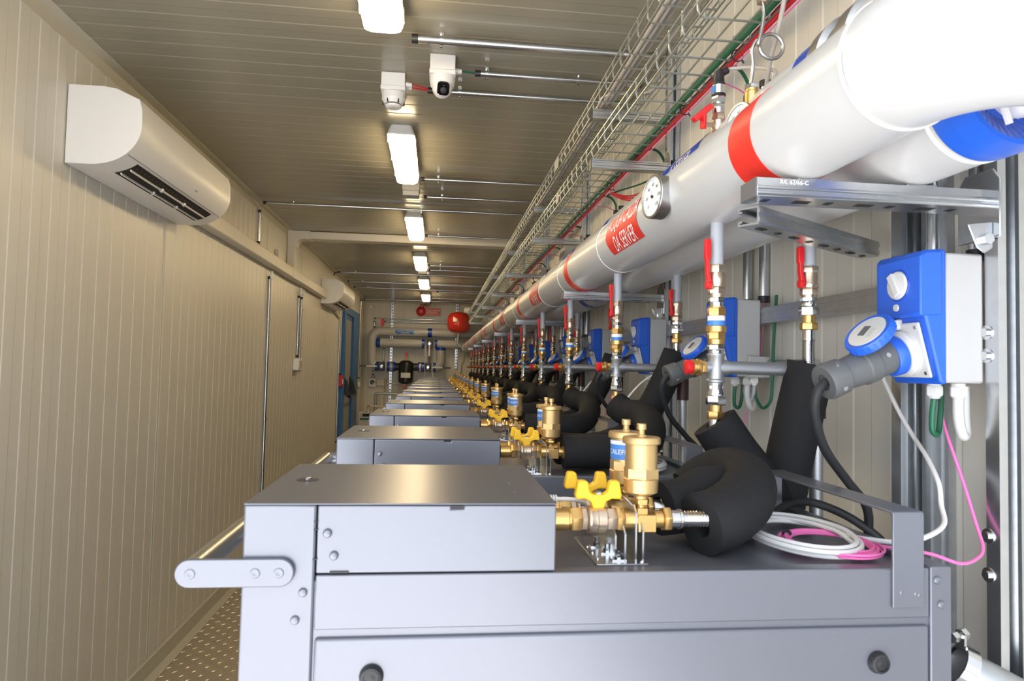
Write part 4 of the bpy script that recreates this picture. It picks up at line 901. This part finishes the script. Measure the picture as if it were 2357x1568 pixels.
for lab, ya, xa in (('long conduit crossing the ceiling from the elbow above the left wall duct', 4.475, -1.145), ('long ceiling conduit ending in a bent stub above the far air conditioner', 7.68, -1.12),
                    ('long ceiling conduit just behind the bent stub one', 8.50, -1.13), ('long ceiling conduit above the blue door', 9.13, -1.13)):
    conduit([(xa, ya, 2.415), (.70, ya, 2.415)], .0085, lab, (.10, .55), grp='conduits across the ceiling')
conduit([(-1.20, 4.58, 2.385), (-1.20, 4.58, 2.165)], .009, 'short upright conduit on the left wall below the ceiling elbow', (.25, .75), (-1, 0, 0))
MB().tube(spl([(-1.15, 4.475, 2.415), (-1.178, 4.50, 2.412), (-1.197, 4.555, 2.403), (-1.20, 4.58, 2.385)], 5), .005, 10).build('cable_bend', GCAB, None, 'cable bending from the ceiling conduit down to the short upright one', 'cable')
MB().tube(spl([(-1.12, 7.68, 2.415), (-1.15, 7.69, 2.413), (-1.175, 7.71, 2.405), (-1.185, 7.74, 2.385)], 5), .007, 10).build('conduit_stub', BLK, None, 'bent dark conduit stub above the far air conditioner', 'conduit')
conduit([(-1.203, 4.93, 1.985), (-1.203, 4.93, .30)], .0105, 'tall upright conduit down the left wall, nearest of them', (.18, .60), (-1, 0, 0), grp='conduits down the left wall')
conduit([(-1.203, 5.96, 1.955), (-1.203, 5.96, 1.43)], .009, 'conduit above the wall switch, left one of the pair', (.2, .8), (-1, 0, 0), grp='conduits down the left wall')
conduit([(-1.203, 6.07, 1.955), (-1.203, 6.07, 1.40)], .009, 'conduit above the wall switch, right one of the pair', (.2, .8), (-1, 0, 0), grp='conduits down the left wall')
conduit([(-1.203, 8.44, 2.13), (-1.203, 8.44, .42)], .011, 'tall conduit beside the blue door, left one of the pair', (.33, .8), (-1, 0, 0), grp='conduits down the left wall')
conduit([(-1.203, 8.56, 2.13), (-1.203, 8.56, 1.25)], .010, 'shorter conduit beside the blue door ending above the red alarm box', (.5,), (-1, 0, 0), grp='conduits down the left wall')
conduit([(-1.203, 10.62, 2.385), (-1.203, 10.62, 1.17)], .010, 'conduit down the corner next to the blue door', (.06, .9), (-1, 0, 0), grp='conduits down the left wall')
conduit([(-1.16, 10.70, 2.415), (.60, 10.70, 2.415)], .009, 'conduit along the ceiling edge in front of the back wall', (.05,), caps=(1, 0), grp='conduits across the ceiling')
for y in (4.93, 5.96, 6.07):
    MB().lathe((-1.19, y, 2.0), DZ, [(-.028, .012), (-.01, .015), (.0, .015), (.012, .010), (.03, .010)], 14).build('duct_gland', ABS, None, 'white cable gland under the wall duct, above the %s conduit' % {4.93: 'tall', 5.96: 'left switch', 6.07: 'right switch'}[y], 'cable gland', 'glands under the wall duct')
t = thing('wall_switch', (-1.20, 6.0, 1.31), 'white switch box on the left wall under two conduits', 'switch')
MB().box(XL+.002, XL+.05, 5.86, 6.02, 1.315, 1.415).build('box', ABS, t, bevel=.004)
MB().box(XL+.002, XL+.03, 6.03, 6.14, 1.325, 1.40).build('rocker_box', ABS, t, bevel=.003)
MB().box(XL+.05, XL+.053, 5.90, 5.98, 1.335, 1.395).build('rocker', BOXG, t, bevel=.002)
MB().box(XL+.002, XL+.03, 5.09, 5.24, 2.135, 2.215).build('blank_box', CREAM, None, 'small square blank cover above the wall duct', 'junction box', bevel=.003)
t = thing('alarm_box', (XL+.03, 8.60, 1.12), 'small red alarm box beside the blue door', 'fire alarm')
MB().box(XL+.003, XL+.05, 8.50, 8.66, 1.10, 1.24).build('box', REDP, t, bevel=.004); MB().box(XL+.05, XL+.053, 8.54, 8.62, 1.13, 1.19).build('push_plate', WHT, t)
MB().lathe((XL+.004, 10.64, 1.06), (1, 0, 0), [(0, .05), (.03, .05), (.036, .044)], 24).build('round_box', ABS, None, 'round white junction box on the wall right of the blue door', 'junction box')

# ------------------------------------------------------------------ air conditioners
def aircon(y0=2.285, L=.95):
    t = thing('air_conditioner', (XL+.11, y0+L/2, 2.005), 'x', 'air conditioner', 'white wall air conditioners')
    x = XL+.003; zt, zb = 2.263, 2.003; D = .232
    prof = [(0, zb), (.075, zb)]
    for i in range(11): a = -PI/2+(PI/2)*i/10; prof.append((.075+(D-.075)*math.cos(a)*1.0, zb+.135+.135*math.sin(a)))
    prof += [(D-.001, zt-.075), (D-.010, zt-.038), (.150, zt-.006), (.11, zt), (0, zt)]
    P = [(x+a, b) for a, b in prof]
    c = MB().prism([(a if a < x+.002 else a-.0006, b) for a, b in P], 'y', y0+.012, y0+L-.012); body = c.build('body', ABS, t, angle=25)
    for a, b, nm in ((y0, y0+.013, 'near'), (y0+L-.013, y0+L, 'far')): MB().prism(P, 'y', a, b).build('side_panel', ABS, t, bevel=.002, angle=25)
    # outlet: dark recess on the curved lower front, with two long vanes
    def q(a_, off): return (x+.075+(D-.075+off)*math.cos(a_), zb+.135+(.135+off)*math.sin(a_))
    A0, A1 = math.radians(-78), math.radians(-48); vs = []; fs = []
    ya, yb = y0+.10, y0+L-.10
    for i in range(7):
        a = A0+(A1-A0)*i/6; px_, pz_ = q(a, .0012); vs += [(px_, ya, pz_), (px_, yb, pz_)]
    for i in range(6): fs.append((2*i, 2*i+1, 2*i+3, 2*i+2))
    ot = MB().add(vs, fs).build('air_outlet', DARKIN, t)
    m = MB()
    for a_ in (math.radians(-72), math.radians(-60)):
        px_, pz_ = q(a_, .004); m.obox((px_, (ya+yb)/2, pz_), Vector((math.sin(-a_)*.9, 0, math.cos(a_))).normalized(), Vector((0, 1, 0)), Vector((math.cos(a_), 0, math.sin(a_))), .0022, (yb-ya)/2-.01, .0045)
        for f_ in (.36, .66): m.lathe((px_, ya+(yb-ya)*f_, pz_), (math.cos(a_), 0, math.sin(a_)), [(-.003, .009), (.006, .007)], 14)
    m.build('vane', ABS, ot)
    m = MB()
    for i in range(24):
        yy = ya+.015+(yb-ya-.03)*i/23; p0, p1 = q(math.radians(-74), .0022), q(math.radians(-52), .0022)
        m.add([(p0[0], yy, p0[1]), (p0[0], yy+.006, p0[1]), (p1[0], yy+.016, p1[1]), (p1[0], yy+.010, p1[1])], [(0, 1, 2, 3)])
    m.build('louvre', PLUGG, ot)
    m = MB(); a = q(math.radians(-44), .0005); m.box(a[0]-.0006, a[0]+.0006, y0+.013, y0+L-.013, a[1]-.0008, a[1]+.0008); m.build('panel_seam', PLUGG, t)
    a_ = math.radians(-30); a = q(a_, .0004)
    MB().obox((a[0], y0+L*.60, a[1]), Vector((-math.sin(a_), 0, math.cos(a_))), Vector((0, 1, 0)), Vector((math.cos(a_), 0, math.sin(a_))), .003, .014, .0004).build('badge', BOXG, t)
    return t
ac = aircon(); ac['label'] = 'large white air conditioner on the left wall, nearest the camera'
ac2 = copy_tree(ac, (0, 4.80, 0)); ac2['label'] = 'white air conditioner at the far end of the left wall by the blue door'
# cable duct between them
t = thing('cable_duct', (XL+.03, 5.1, 2.05), 'long cream cable duct on the left wall between the air conditioners', 'cable duct', 'cream plastic cable ducts')
MB().box(XL+.003, XL+.068, 3.20, 7.10, 2.052, 2.132).build('duct_body', CREAM, t, bevel=.006)
for a_, b_ in ((5.44, 5.62), (3.19, 3.25)): MB().box(XL+.002, XL+.072, a_, b_, 2.049, 2.135).build('coupling', CREAM, t, bevel=.004)
MB().lathe((XL+.12, 3.17, 2.03), (0, 1, 0), [(0, .02), (.05, .02)], 16).build('drain_elbow', ABS, t)
t = thing('cable_duct', (-.4, 5.63, 2.38), 'cream cable duct rising from the wall duct and crossing under the ceiling', 'cable duct', 'cream plastic cable ducts')
MB().box(XL+.003, XL+.065, 5.48, 5.60, 2.10, 2.436).build('riser', CREAM, t, bevel=.005)
MB().box(XL+.06, .70, 5.48, 5.60, 2.375, 2.436).build('ceiling_run', CREAM, t, bevel=.005)
MB().prism([(XL+.003, 2.30), (XL+.070, 2.30)]+[(XL+.070+.05-.05*math.cos(a), 2.32+.05*math.sin(a)) for a in [PI/2*i/6 for i in range(7)]]+[(XL+.18, 2.370), (XL+.18, 2.438), (XL+.003, 2.438)], 'y', 5.476, 5.604).build('corner_elbow', CREAM, t, bevel=.004, angle=25)
MB().prism([(7.96, 1.985), (8.35, 1.93), (8.35, 1.975), (7.96, 2.02)], 'x', XL+.003, XL+.03).build('drain_duct', TRIM, None, 'short sloping drain duct under the far air conditioner', 'cable duct', bevel=.003)

# ------------------------------------------------------------------ camera, detector, small boxes on the ceiling
t = thing('security_camera', (-.008, 2.27, 2.27), 'white dome security camera on a square ceiling box', 'camera')
MB().box(-.050, .036, 2.255, 2.335, 2.372, 2.4385).box(-.052, .038, 2.253, 2.337, 2.370, 2.386).build('ceiling_box', ABS, t, bevel=.003)
MB().lathe((-.007, 2.292, 2.371), (0, 0, -1), [(0, .043), (.012, .044), (.030, .041), (.034, .036)], 32).build('camera_base', ABS, t)
cb = Vector((-.007, 2.285, 2.335)); lk = Vector((.12, -.86, -.5)).normalized()
m = MB(); q = 14
vs = []; fs = []
for j in range(q+1):
    for i in range(24): a, b = 2*PI*i/24, PI*j/q; vs.append(cb+Vector((.036*math.sin(b)*math.cos(a), .036*math.sin(b)*math.sin(a), -.038*math.cos(b))))
for j in range(q):
    for i in range(24): fs.append((j*24+i, j*24+(i+1) % 24, (j+1)*24+(i+1) % 24, (j+1)*24+i))
m.add(vs, fs).build('eyeball', ABS, t)
u = Vector((1, .14, 0)).normalized(); v_ = lk.cross(u)
fp = []
for k in range(32):
    a = 2*PI*k/32; ca, sa = math.cos(a), math.sin(a); e = .55
    fp.append((.0215*abs(ca)**e*(1 if ca > 0 else -1), .0235*abs(sa)**e*(1 if sa > 0 else -1)))
m = MB().add([cb+lk*.030+u*a+v_*b for a, b in fp]+[cb+lk*.0385+u*a*.93+v_*b*.93 for a, b in fp], [tuple(range(32)), tuple(range(32, 64))]+[(i, (i+1) % 32, 32+(i+1) % 32, 32+i) for i in range(32)])
fr = m.build('lens_window', GLASSY, t, 'black rounded lens window')
MB().lathe(cb+lk*.0375+v_*-.005, lk, [(0, .011), (.0015, .010), (.002, .006)], 24).build('lens', BLK, fr)
MB().lathe(cb+lk*.0385-v_*-.010, lk, [(0, .0013), (.0008, .001)], 10).build('sensor_dot', WHT, fr)
m = MB(); hexn(m, (.036, 2.295, 2.398), (1, 0, 0), .0, .010, .011); m.lathe((.036, 2.295, 2.398), (1, 0, 0), [(.010, .009), (.022, .008), (.024, .005)], 16); m.build('cable_gland', ABS, t)
MB().cyl((.058, 2.296, 2.400), (.115, 2.315, 2.405), .0035, n=10).build('camera_cable', GREEN, None, 'short green cable between the security camera box and its conduit', 'cable')
t = thing('smoke_detector', (-.184, 2.45, 2.30), 'white smoke detector on a square ceiling box left of the camera', 'smoke detector')
MB().box(-.228, -.142, 2.425, 2.507, 2.378, 2.4385).box(-.230, -.140, 2.423, 2.509, 2.374, 2.390).build('ceiling_box', ABS, t, bevel=.003)
dt = MB().lathe((-.184, 2.462, 2.375), (0, 0, -1), [(0, .040), (.006, .043), (.026, .043), (.030, .041), (.044, .034)], 36).lathe((-.184, 2.462, 2.375), (0, 0, -1), [(.048, .030), (.054, .028), (.058, .020)], 32).build('detector_head', ABS, t, angle=25)
MB().lathe((-.184, 2.462, 2.375), (0, 0, -1), [(.044, .026), (.049, .026)], 28).build('smoke_slot', BLK, dt)
m = MB()
for i in range(6): a = PI/3*i; m.obox((-.184+.037*math.cos(a), 2.462+.037*math.sin(a), 2.336), Vector((math.cos(a), math.sin(a), 0)), Vector((-math.sin(a), math.cos(a), 0)), Vector((0, 0, 1)), .0035, .0015, .007)
m.build('vent_slit', BLK, dt)
m = MB()
for yy in (2.445, 2.470): hexn(m, (-.141, yy, 2.402), (1, 0, 0), 0, .010, .011); m.lathe((-.141, yy, 2.402), (1, 0, 0), [(.010, .009), (.022, .008), (.024, .005)], 16)
m.build('cable_gland', ABS, t)
for i, yy in enumerate((2.445, 2.470)):
    MB().tube(spl([(-.118, yy, 2.402), (-.09, yy+.008, 2.403), (-.052, 2.486+.006*i, 2.405)], 5), .003, 8).build('alarm_cable', REDC, None, 'short red cable leaving the smoke detector, %s one' % ('near' if i == 0 else 'far'), 'cable', 'red cables at the smoke detector')
for y, nm in ((3.86, 'second'), (7.14, 'fourth')):
    t = thing('junction_box', (-.172, y, 2.37), 'grey square box on the ceiling just behind the %s ceiling light' % nm, 'junction box', 'grey square boxes on the ceiling')
    MB().box(-.225, -.125, y, y+.085, 2.385, 2.4385).build('box', BOXG, t, bevel=.003); MB().box(-.222, -.128, y+.0, y+.085, 2.355, 2.385).build('lid', BOXG, t, bevel=.004)

# ------------------------------------------------------------------ back wall
YW = 10.95
def B(px_, py_, Y=YW): return Vector(at(px_, py_, Y=Y))
def bx(cx, cy, Y=YW): return B(840+cx/8.71, 700+cy/8.71, Y)       # coordinates of an enlarged look at the back wall
zu = bx(700, 560).z; zl = bx(700, 785).z; rr = .070
xl = bx(140, 900).x; zb = bx(560, 1255).z; xr = bx(1515, 1050).x
t = thing('return_pipe', (xl, YW, zb), 'beige back wall pipe turning down at the left, with a blue arrow label', 'pipe')
P = [Vector((PX2-.0, YW, zu)), Vector((0, YW, zu)), Vector((xl+.12, YW, zu))]+arc((xl+.12, YW, zu-.12), (0, 0, 1), (-1, 0, 0), .12, 0, PI/2, 10)+[Vector((xl, YW, zb+.13))]+arc((xl+.11, YW, zb+.11), (-1, 0, 0), (0, 0, -1), .11, 0, PI/2, 10)
MB().tube(P, rr, 36).build('jacket', WPIPE, t, angle=60)
m = MB().lathe((-.16, YW, zu), (1, 0, 0), [(0, rr), (0, rr+.002), (.07, rr+.002), (.07, rr)], 36, cap=False); m.build('blue_band', BTAPE, t)
def back_label(xc, zc_, L, h, text, m_, parent, size):
    def f(u, w_, dr=.002): a = w_/rr; return (xc+u, YW-(rr+dr)*math.cos(a), zc_+(rr+dr)*math.sin(a))
    vs = []; fs = []; n = 10
    for i in range(n+1): q = -h/2+h*i/n; ex = (h/2-abs(q))*.9; vs += [f(-L/2-ex, q, .0012), f(L/2, q, .0012)]
    for i in range(n): fs.append((2*i, 2*i+1, 2*i+3, 2*i+2))
    lb = MB().add(vs, fs).build('flow_label', m_, parent, 'blue arrow label reading ACQUA FREDDA A SERVER')
    put_text(text, size, lambda a, b: f(a-.002, b, .002), slices=12, bold=.0006, sx=.82).build('lettering', WHT, lb)
back_label(bx(810, 560).x, zu, .27, .075, 'ACQUA FREDDA\nA SERVER', LBLUE, t, .040)
xe = bx(270, 785).x
t = thing('return_pipe', (0, YW, zl), 'beige pipe along the back wall below the labelled one, with blue ends', 'pipe')
MB().tube([(xe+.03, YW, zl), (bx(1160, 785).x, YW, zl)], rr, 36).build('left_jacket', WPIPE, t, angle=60)
MB().tube([(bx(1430, 785).x, YW, zl), (PX1+.1, YW, zl)], rr, 36).build('right_jacket', WPIPE, t, angle=60)
for a, b in ((240, 300), (1140, 1195), (1400, 1450)):
    x0, x1 = bx(a, 785).x, bx(b, 785).x
    MB().lathe((x0, YW, zl), (1, 0, 0), [(0, rr-.03), (0, rr+.004), (x1-x0, rr+.004), (x1-x0, rr-.03)], 36, cap=False).build('blue_collar', BTAPE, t)
P = [Vector((xr, YW, zl-.07)), Vector((xr, YW, zb+.12))]+arc((xr-.10, YW, zb+.10), (1, 0, 0), (0, 0, -1), .10, 0, PI/2, 8)
MB().tube(P, rr, 32).build('down_jacket', WPIPE, t, angle=60)
MB().lathe((xr, YW, zl-.10), DZ, [(0, rr+.004), (.045, rr+.004)], 32).build('blue_collar', BTAPE, t)
def bvalve(cx, z, label, down, hx0, hx1):
    x = bx(cx, 800).x; t = thing('butterfly_valve', (x, YW, z), label, 'valve', 'black butterfly valves on the back wall pipes')
    MB().lathe((x-.045, YW, z), (1, 0, 0), [(0, .082), (.012, .082), (.013, .068), (.077, .068), (.078, .082), (.090, .082)], 28).build('flange', GALVD, t)
    MB().box(x-.048, x+.048, YW-.10, YW-.02, z-.07, z+.07).build('valve_body', BLKW, t, bevel=.006)
    MB().lathe((x, YW-.10, z), (0, -1, 0), [(0, .03), (.02, .03), (.022, .016), (.03, .016)], 20).build('spindle', CHROME, t)
    d = Vector((0, 0, -1)) if down else Vector((1 if hx1 > hx0 else -1, 0, 0)); s_ = Vector((1, 0, 0)) if down else Vector((0, 0, 1))
    o_ = Vector((x, YW-.128, z)); a0 = .03 if down else .06
    MB().obox(o_+d*(a0+.09), d, s_, Vector((0, 1, 0)), .085, .013, .004).build('lever', WHT, t, 'white lever blade', bevel=.002)
    MB().obox(o_+d*(a0+.235), d, s_, Vector((0, 1, 0)), .065, .015, .009).build('lever_grip', GREYW, t, bevel=.004)
bvalve(1297, zl, 'black butterfly valve with lever hanging down between the beige pipe halves', True, 0, 0)
bvalve(350, zb, 'black butterfly valve left of the black strainer vessel, lever to the left', False, 1, 0)
bvalve(1280, zb, 'black butterfly valve right of the black strainer vessel, lever to the right', False, 0, 1)
for a, b, nm in ((205, 265, 'left of the left valve'), (440, 500, 'right of the left valve'), (545, 610, 'just left of the strainer flange'), (1065, 1118, 'just right of the strainer flange'), (1128, 1190, 'left of the right valve'), (1365, 1420, 'right of the right valve')):
    x0, x1 = bx(a, 1255).x, bx(b, 1255).x
    MB().lathe((x0, YW, zb), (1, 0, 0), [(0, .074), (.004, .079), (x1-x0-.004, .079), (x1-x0, .074)], 28).build('blue_collar', BTAPE, None, 'dark blue pipe collar '+nm, 'pipe collar', 'dark blue collars on the low pipe run')
x0, x1 = bx(500, 1255).x, bx(545, 1255).x
MB().cyl((x0, YW, zb), (x1, YW, zb), .07, n=28).build('pipe_piece', WPIPE, None, 'short beige pipe piece between two blue collars', 'pipe')
# strainer vessel
sx_0 = bx(825, 1300).x
t = thing('strainer_vessel', (sx_0, YW, B(933, 884).z), 'black cylindrical strainer vessel with white label and red tap on top', 'vessel')
zt_, zb_ = B(933, 830).z, B(933, 884).z; rv = .117
MB().lathe((sx_0, YW-.03, zb_), DZ, [(0, .05), (.012, .09), (.04, rv), (zt_-zb_-.05, rv), (zt_-zb_-.018, .095), (zt_-zb_, .05)], 40).build('vessel_body', BLKW, t)
MB().cyl((sx_0-.20, YW, zb), (sx_0+.20, YW, zb), .062, n=28).build('nozzle', BLKW, t)
for q_ in (-.235, .213): MB().lathe((sx_0+q_, YW, zb), (1, 0, 0), [(0, .088), (.022, .088)], 28).build('flange', GALVD, t)
vs = []; fs = []; lz0, lz1 = bx(810, 1478).z, bx(810, 1375).z
for i in range(9):
    a = math.radians(-90-40+80*i/8); vs += [(sx_0+(rv+.001)*math.cos(a), YW-.03+(rv+.001)*math.sin(a), lz0), (sx_0+(rv+.001)*math.cos(a), YW-.03+(rv+.001)*math.sin(a), lz1)]
for i in range(8): fs.append((2*i, 2*i+2, 2*i+3, 2*i+1))
MB().add(vs, fs).build('white_label', WHT, t)
m = MB().cyl((sx_0, YW-.03, zt_-.01), (sx_0, YW-.03, zt_+.045), .012, n=12); hexn(m, (sx_0, YW-.03, zt_), DZ, .04, .055, .018); m.build('vent_tap', BRASS, t)
MB().box(sx_0-.018, sx_0+.018, YW-.04, YW-.02, zt_+.055, zt_+.13, .006).build('tap_lever', REDP, t)
# expansion tank
ctr = B(1055.5, 743, Y=10.6); t = thing('expansion_tank', (ctr.x, 10.6, ctr.z-.18), 'round red expansion tank hanging at the end of the pipes', 'tank')
rt, ht = .180, .165
pr = []
for i in range(25):
    a = -PI/2+PI*i/24; c, s_ = math.cos(a), math.sin(a); pr.append((ht*(abs(s_)**.75)*(1 if s_ > 0 else -1), max(.012, rt*abs(c)**.62)))
MB().lathe(ctr, DZ, pr, 48).build('tank_shell', REDT, t, angle=50)
MB().lathe(ctr, DZ, [(-.003, rt+.0015), (.003, rt+.0015)], 48).build('tank_seam', REDT, t)
m = MB(); u0 = -rt
def onT(a, z): return (ctr.x+(rt+.001)*math.sin(a), 10.6-(rt+.001)*math.cos(a), ctr.z+z)
for (a0, a1, z0, z1) in ((-.52, -.18, -.0, .05), (-.42, -.2, -.035, -.03), (-.42, -.30, .058, .064)): MB().add([onT(a0, z0), onT((a0+a1)/2, z0), onT(a1, z0), onT(a1, z1), onT((a0+a1)/2, z1), onT(a0, z1)], [(0, 1, 4, 5), (1, 2, 3, 4)]).build('tank_label', WHT, t)
MB().tube(spl([(ctr.x, 10.6, ctr.z-.16), (ctr.x-.005, 10.6, ctr.z-.25), (ctr.x-.005, 10.6, ctr.z-.33), (ctr.x+.03, 10.6, ctr.z-.375), (ctr.x+.09, 10.6, ctr.z-.385), (ctr.x+.14, 10.6, ctr.z-.385)], 6), .014, 14).build('tank_pipe', GALV, t, angle=60)
MB().tube([(ctr.x+.10, 10.6, ctr.z-.385), (ctr.x+.10, 10.6, ctr.z-.62), (ctr.x+.07, 10.62, ctr.z-.66), (ctr.x+.06, 10.62, 1.2), (ctr.x+.06, 10.62, .1)], .011, 14).build('safety_drain_pipe', GALVD, None, 'thin steel pipe dropping below the red tank along the back wall', 'pipe', angle=60)
MB().lathe((ctr.x+.13, 10.45, ctr.z+.19), (1, -.25, -.1), [(-.05, .03), (-.045, .045), (.0, .05), (.07, .05), (.075, .04)], 24).build('white_fitting', ABS, None, 'white plastic lamp-like fitting behind the top of the red tank', 'fitting')
# alarm sounder and sign
c = bx(1125, 145, YB-.05); t = thing('alarm_sounder', tuple(c), 'round dark red alarm sounder high on the back wall', 'fire alarm')
MB().lathe(c, (0, -1, 0), [(-.04, .078), (.02, .078), (.03, .066), (.035, .02)], 32).build('sounder_body', REDP, t)
m = MB()
for k in range(10): a = 2*PI*k/10; m.lathe(c+Vector((.045*math.cos(a), -.031, .045*math.sin(a))), (0, -1, 0), [(0, .008), (.001, .008)], 8)
m.build('sound_hole', DARKIN, t)
for i in range(2): MB().tube(spl([c+Vector((-.02+.05*i, 0, .07)), c+Vector((.0+.05*i, -.0, .12)), (c.x+.05+.06*i, 10.95, 2.36), (c.x+.10+.06*i, 10.8, 2.40)], 6), .006, 8).build('sounder_cable', REDC, None, 'dark red cable rising from the alarm sounder, '+('left' if i == 0 else 'right')+' one', 'cable', 'cables of the alarm sounder')
c = bx(1350, 155, YB-.03); w2, h2 = .125, .058
t = thing('warning_sign', tuple(c), 'red lettered warning sign next to the alarm sounder', 'sign')
MB().box(c.x-w2-.07, c.x+w2+.02, YB-.03, YB-.022, c.z-h2-.02, c.z+h2-.005).build('sign_backing', BOXG, t)
MB().box(c.x-w2, c.x+w2, YB-.034, YB-.030, c.z-h2, c.z+h2).build('red_panel', RED, t)
MB().box(c.x-w2-.075, c.x-w2, YB-.036, YB-.030, c.z-h2, c.z+h2+.02).build('white_panel', WHT, t)
put_text('SEGNALAZIONE\nINCENDIO', .036, lambda a, b: (c.x+a, YB-.0348, c.z+b)).build('lettering', WHT, t)
MB().lathe(bx(120, 60, YB-.002), (0, -1, 0), [(0, .022), (.004, .022), (.004, .012), (.001, .012)], 24).build('wall_grommet', WHT, None, 'tiny white ring on the back wall, upper left', 'grommet')
# perforated wall struts
for cx, z0, z1, nm in ((545, .05, 2.42, 'left'), (1850, 1.35, 2.42, 'right')):
    x = bx(cx-12, 700, YB-.03).x; t = thing('wall_strut', (x, YB-.02, z0), 'perforated bright strut on the back wall, %s one' % nm, 'steel post', 'perforated struts on the back wall')
    MB().box(x-.02, x+.02, YB-.026, YB-.003, z0, z1).build('strut', GALV, t, bevel=.001)
    m = MB(); z = z0+.02
    while z < z1-.03: m.box(x-.007, x+.007, YB-.0275, YB-.026, z, z+.026); z += .05
    m.build('slot', DARKIN, t)
# conduits and small boxes around the left of the back wall
def bl(pts, Y=YW-.02): return [tuple(bx(a, b, Y)) for a, b in pts]
conduit(bl([(200, 285), (1640, 325)], YB-.03), .0105, 'upper thin conduit across the back wall above the beige pipe', (.35,), (0, 1, 0), caps=(1, 0), grp='thin conduits on the back wall')
conduit(bl([(400, 352), (1640, 385)], YB-.03), .0105, 'lower thin conduit across the back wall above the beige pipe', (.35,), (0, 1, 0), caps=(1, 0), grp='thin conduits on the back wall')
conduit(bl([(190, 465), (190, 345)]), .011, 'short upright stub on top of the left pipe bend', (), (0, 1, 0), grp='thin conduits on the back wall')
conduit(bl([(380, 1160), (380, 890)], YB-.03), .009, 'thin upright conduit behind the left valve', (), (0, 1, 0), grp='thin conduits on the back wall')
conduit(bl([(163, 1405), (163, 1340)]), .010, 'short stub below the left pipe bend', (), (0, 1, 0), grp='thin conduits on the back wall')
c = bx(358, 380); t = thing('drain_tap', tuple(c), 'red handled tap on top of the upper beige pipe', 'valve')
MB().cyl(c+Vector((0, 0, -.08)), c+Vector((0, 0, .0)), .012, n=12).build('tap_body', BRASS, t); MB().box(c.x-.025, c.x+.02, c.y-.015, c.y+.01, c.z-.05, c.z+.07, .008).build('tap_lever', REDP, t)
c = B(857, 880, YB-.05); t = thing('thermostat', tuple(c), 'square wall thermostat with a black dial at the left of the back wall', 'thermostat')
MB().box(c.x-.058, c.x+.058, YB-.055, YB-.002, c.z-.07, c.z+.065).build('box', ABS, t, bevel=.006)
MB().lathe((c.x, YB-.055, c.z), (0, -1, 0), [(0, .036), (.01, .033)], 28).build('dial', BLK, t); MB().obox((c.x+.012, YB-.067, c.z-.012), Vector((.7, 0, -.7)), Vector((0, 1, 0)), Vector((.7, 0, .7)), .018, .002, .005).build('pointer', WHT, t)
c = B(877, 881, YB-.04); MB().box(c.x-.075, c.x+.07, YB-.045, YB-.002, c.z-.05, c.z+.06).build('junction_box', CREAM, None, 'blank cream box beside the wall thermostat', 'junction box', bevel=.006)
for i in (-1, 1): MB().tube(spl([bx(163, 1410), bx(163+22*i, 1450, YB-.02), bx(163+42*i, 1495, YB-.03)], 5), .004, 8).build('thermostat_wire', BLKC, None, ('left' if i < 0 else 'right')+' thin wire entering the top of the wall thermostat', 'cable', 'wires of the wall thermostat')
def gp(a, b, Y=10.6): return B(800+a/8.71, 820+b/8.71, Y)
MB().tube(spl([Vector((gp(556, 1060).x, 10.6, 0)), gp(556, 1060), gp(556, 900), gp(558, 790), gp(580, 750), gp(640, 745), gp(800, 750), gp(1000, 762)], 6), .022, 16).build('waste_pipe', GALVD, None, 'thick grey pipe bending from upright to level at the left of the back wall', 'pipe', angle=60)
MB().tube([gp(735, 980), gp(750, 560), gp(765, 450)], [.012, .012, .022], 14).build('brown_riser', BRONZE, None, 'brownish riser with a thick top in front of the back wall', 'pipe')
MB().tube([gp(790, 555, YB-.1), gp(1150, 545, YB-.1)], .010, 10).build('level_pipe', GALVD, None, 'thin level pipe below the black strainer vessel', 'pipe')
t = thing('hose_connection', tuple(gp(400, 1000, 10.2)), 'white hose link with brass ends above the cream unit', 'pipe fitting')
MB().tube([gp(450, 1000, 10.2), gp(610, 1005, 10.2)], .013, 12).tube([gp(408, 1130, 10.2), gp(408, 1060, 10.2)], .012, 12).build('hose', ABS, t)
MB().tube(spl([gp(408, 1060, 10.2), gp(408, 1010, 10.2), gp(425, 1000, 10.2), gp(452, 1000, 10.2)], 4), .014, 10).tube([gp(610, 1005, 10.2), gp(700, 1005, 10.2)], .012, 10).build('brass_elbow', BRASS, t)
c0 = gp(215, 1125, 10.2); c1 = gp(470, 1125, 10.2)
t = thing('softener_unit', ((c0.x+c1.x)/2, 10.3, 0), 'cream plastic unit with dark display standing in the far left corner', 'appliance')
MB().box(c0.x, c1.x, 10.2, 10.55, 0, c0.z).build('casing', CREAM, t, bevel=.015, seg=3)
MB().box(c1.x-.12, c1.x-.01, 10.19, 10.2, c0.z-.06, c0.z-.02).build('display', DARKIN, t); MB().box(c1.x-.16, c1.x-.02, 10.192, 10.2, c0.z-.11, c0.z-.085).build('green_keys', GREEN, t)
c = gp(1140, 630, YW-.03); t = thing('stop_valve', tuple(c), 'small red lever valve under the black strainer vessel', 'valve')
MB().cyl(c+Vector((.0, 0, -.06)), Vector((c.x, c.y, zb_+.01)), .014, n=14).build('valve_body', BRASS, t); MB().box(c.x-.10, c.x, c.y-.02, c.y-.005, c.z+.015, c.z+.027).box(c.x-.012, c.x+.008, c.y-.022, c.y-.004, c.z-.05, c.z+.03).build('lever_handle', REDP, t)

# tidy: drop the builder's private property
for o in bpy.data.objects:
    if '_o' in o: del o['_o']
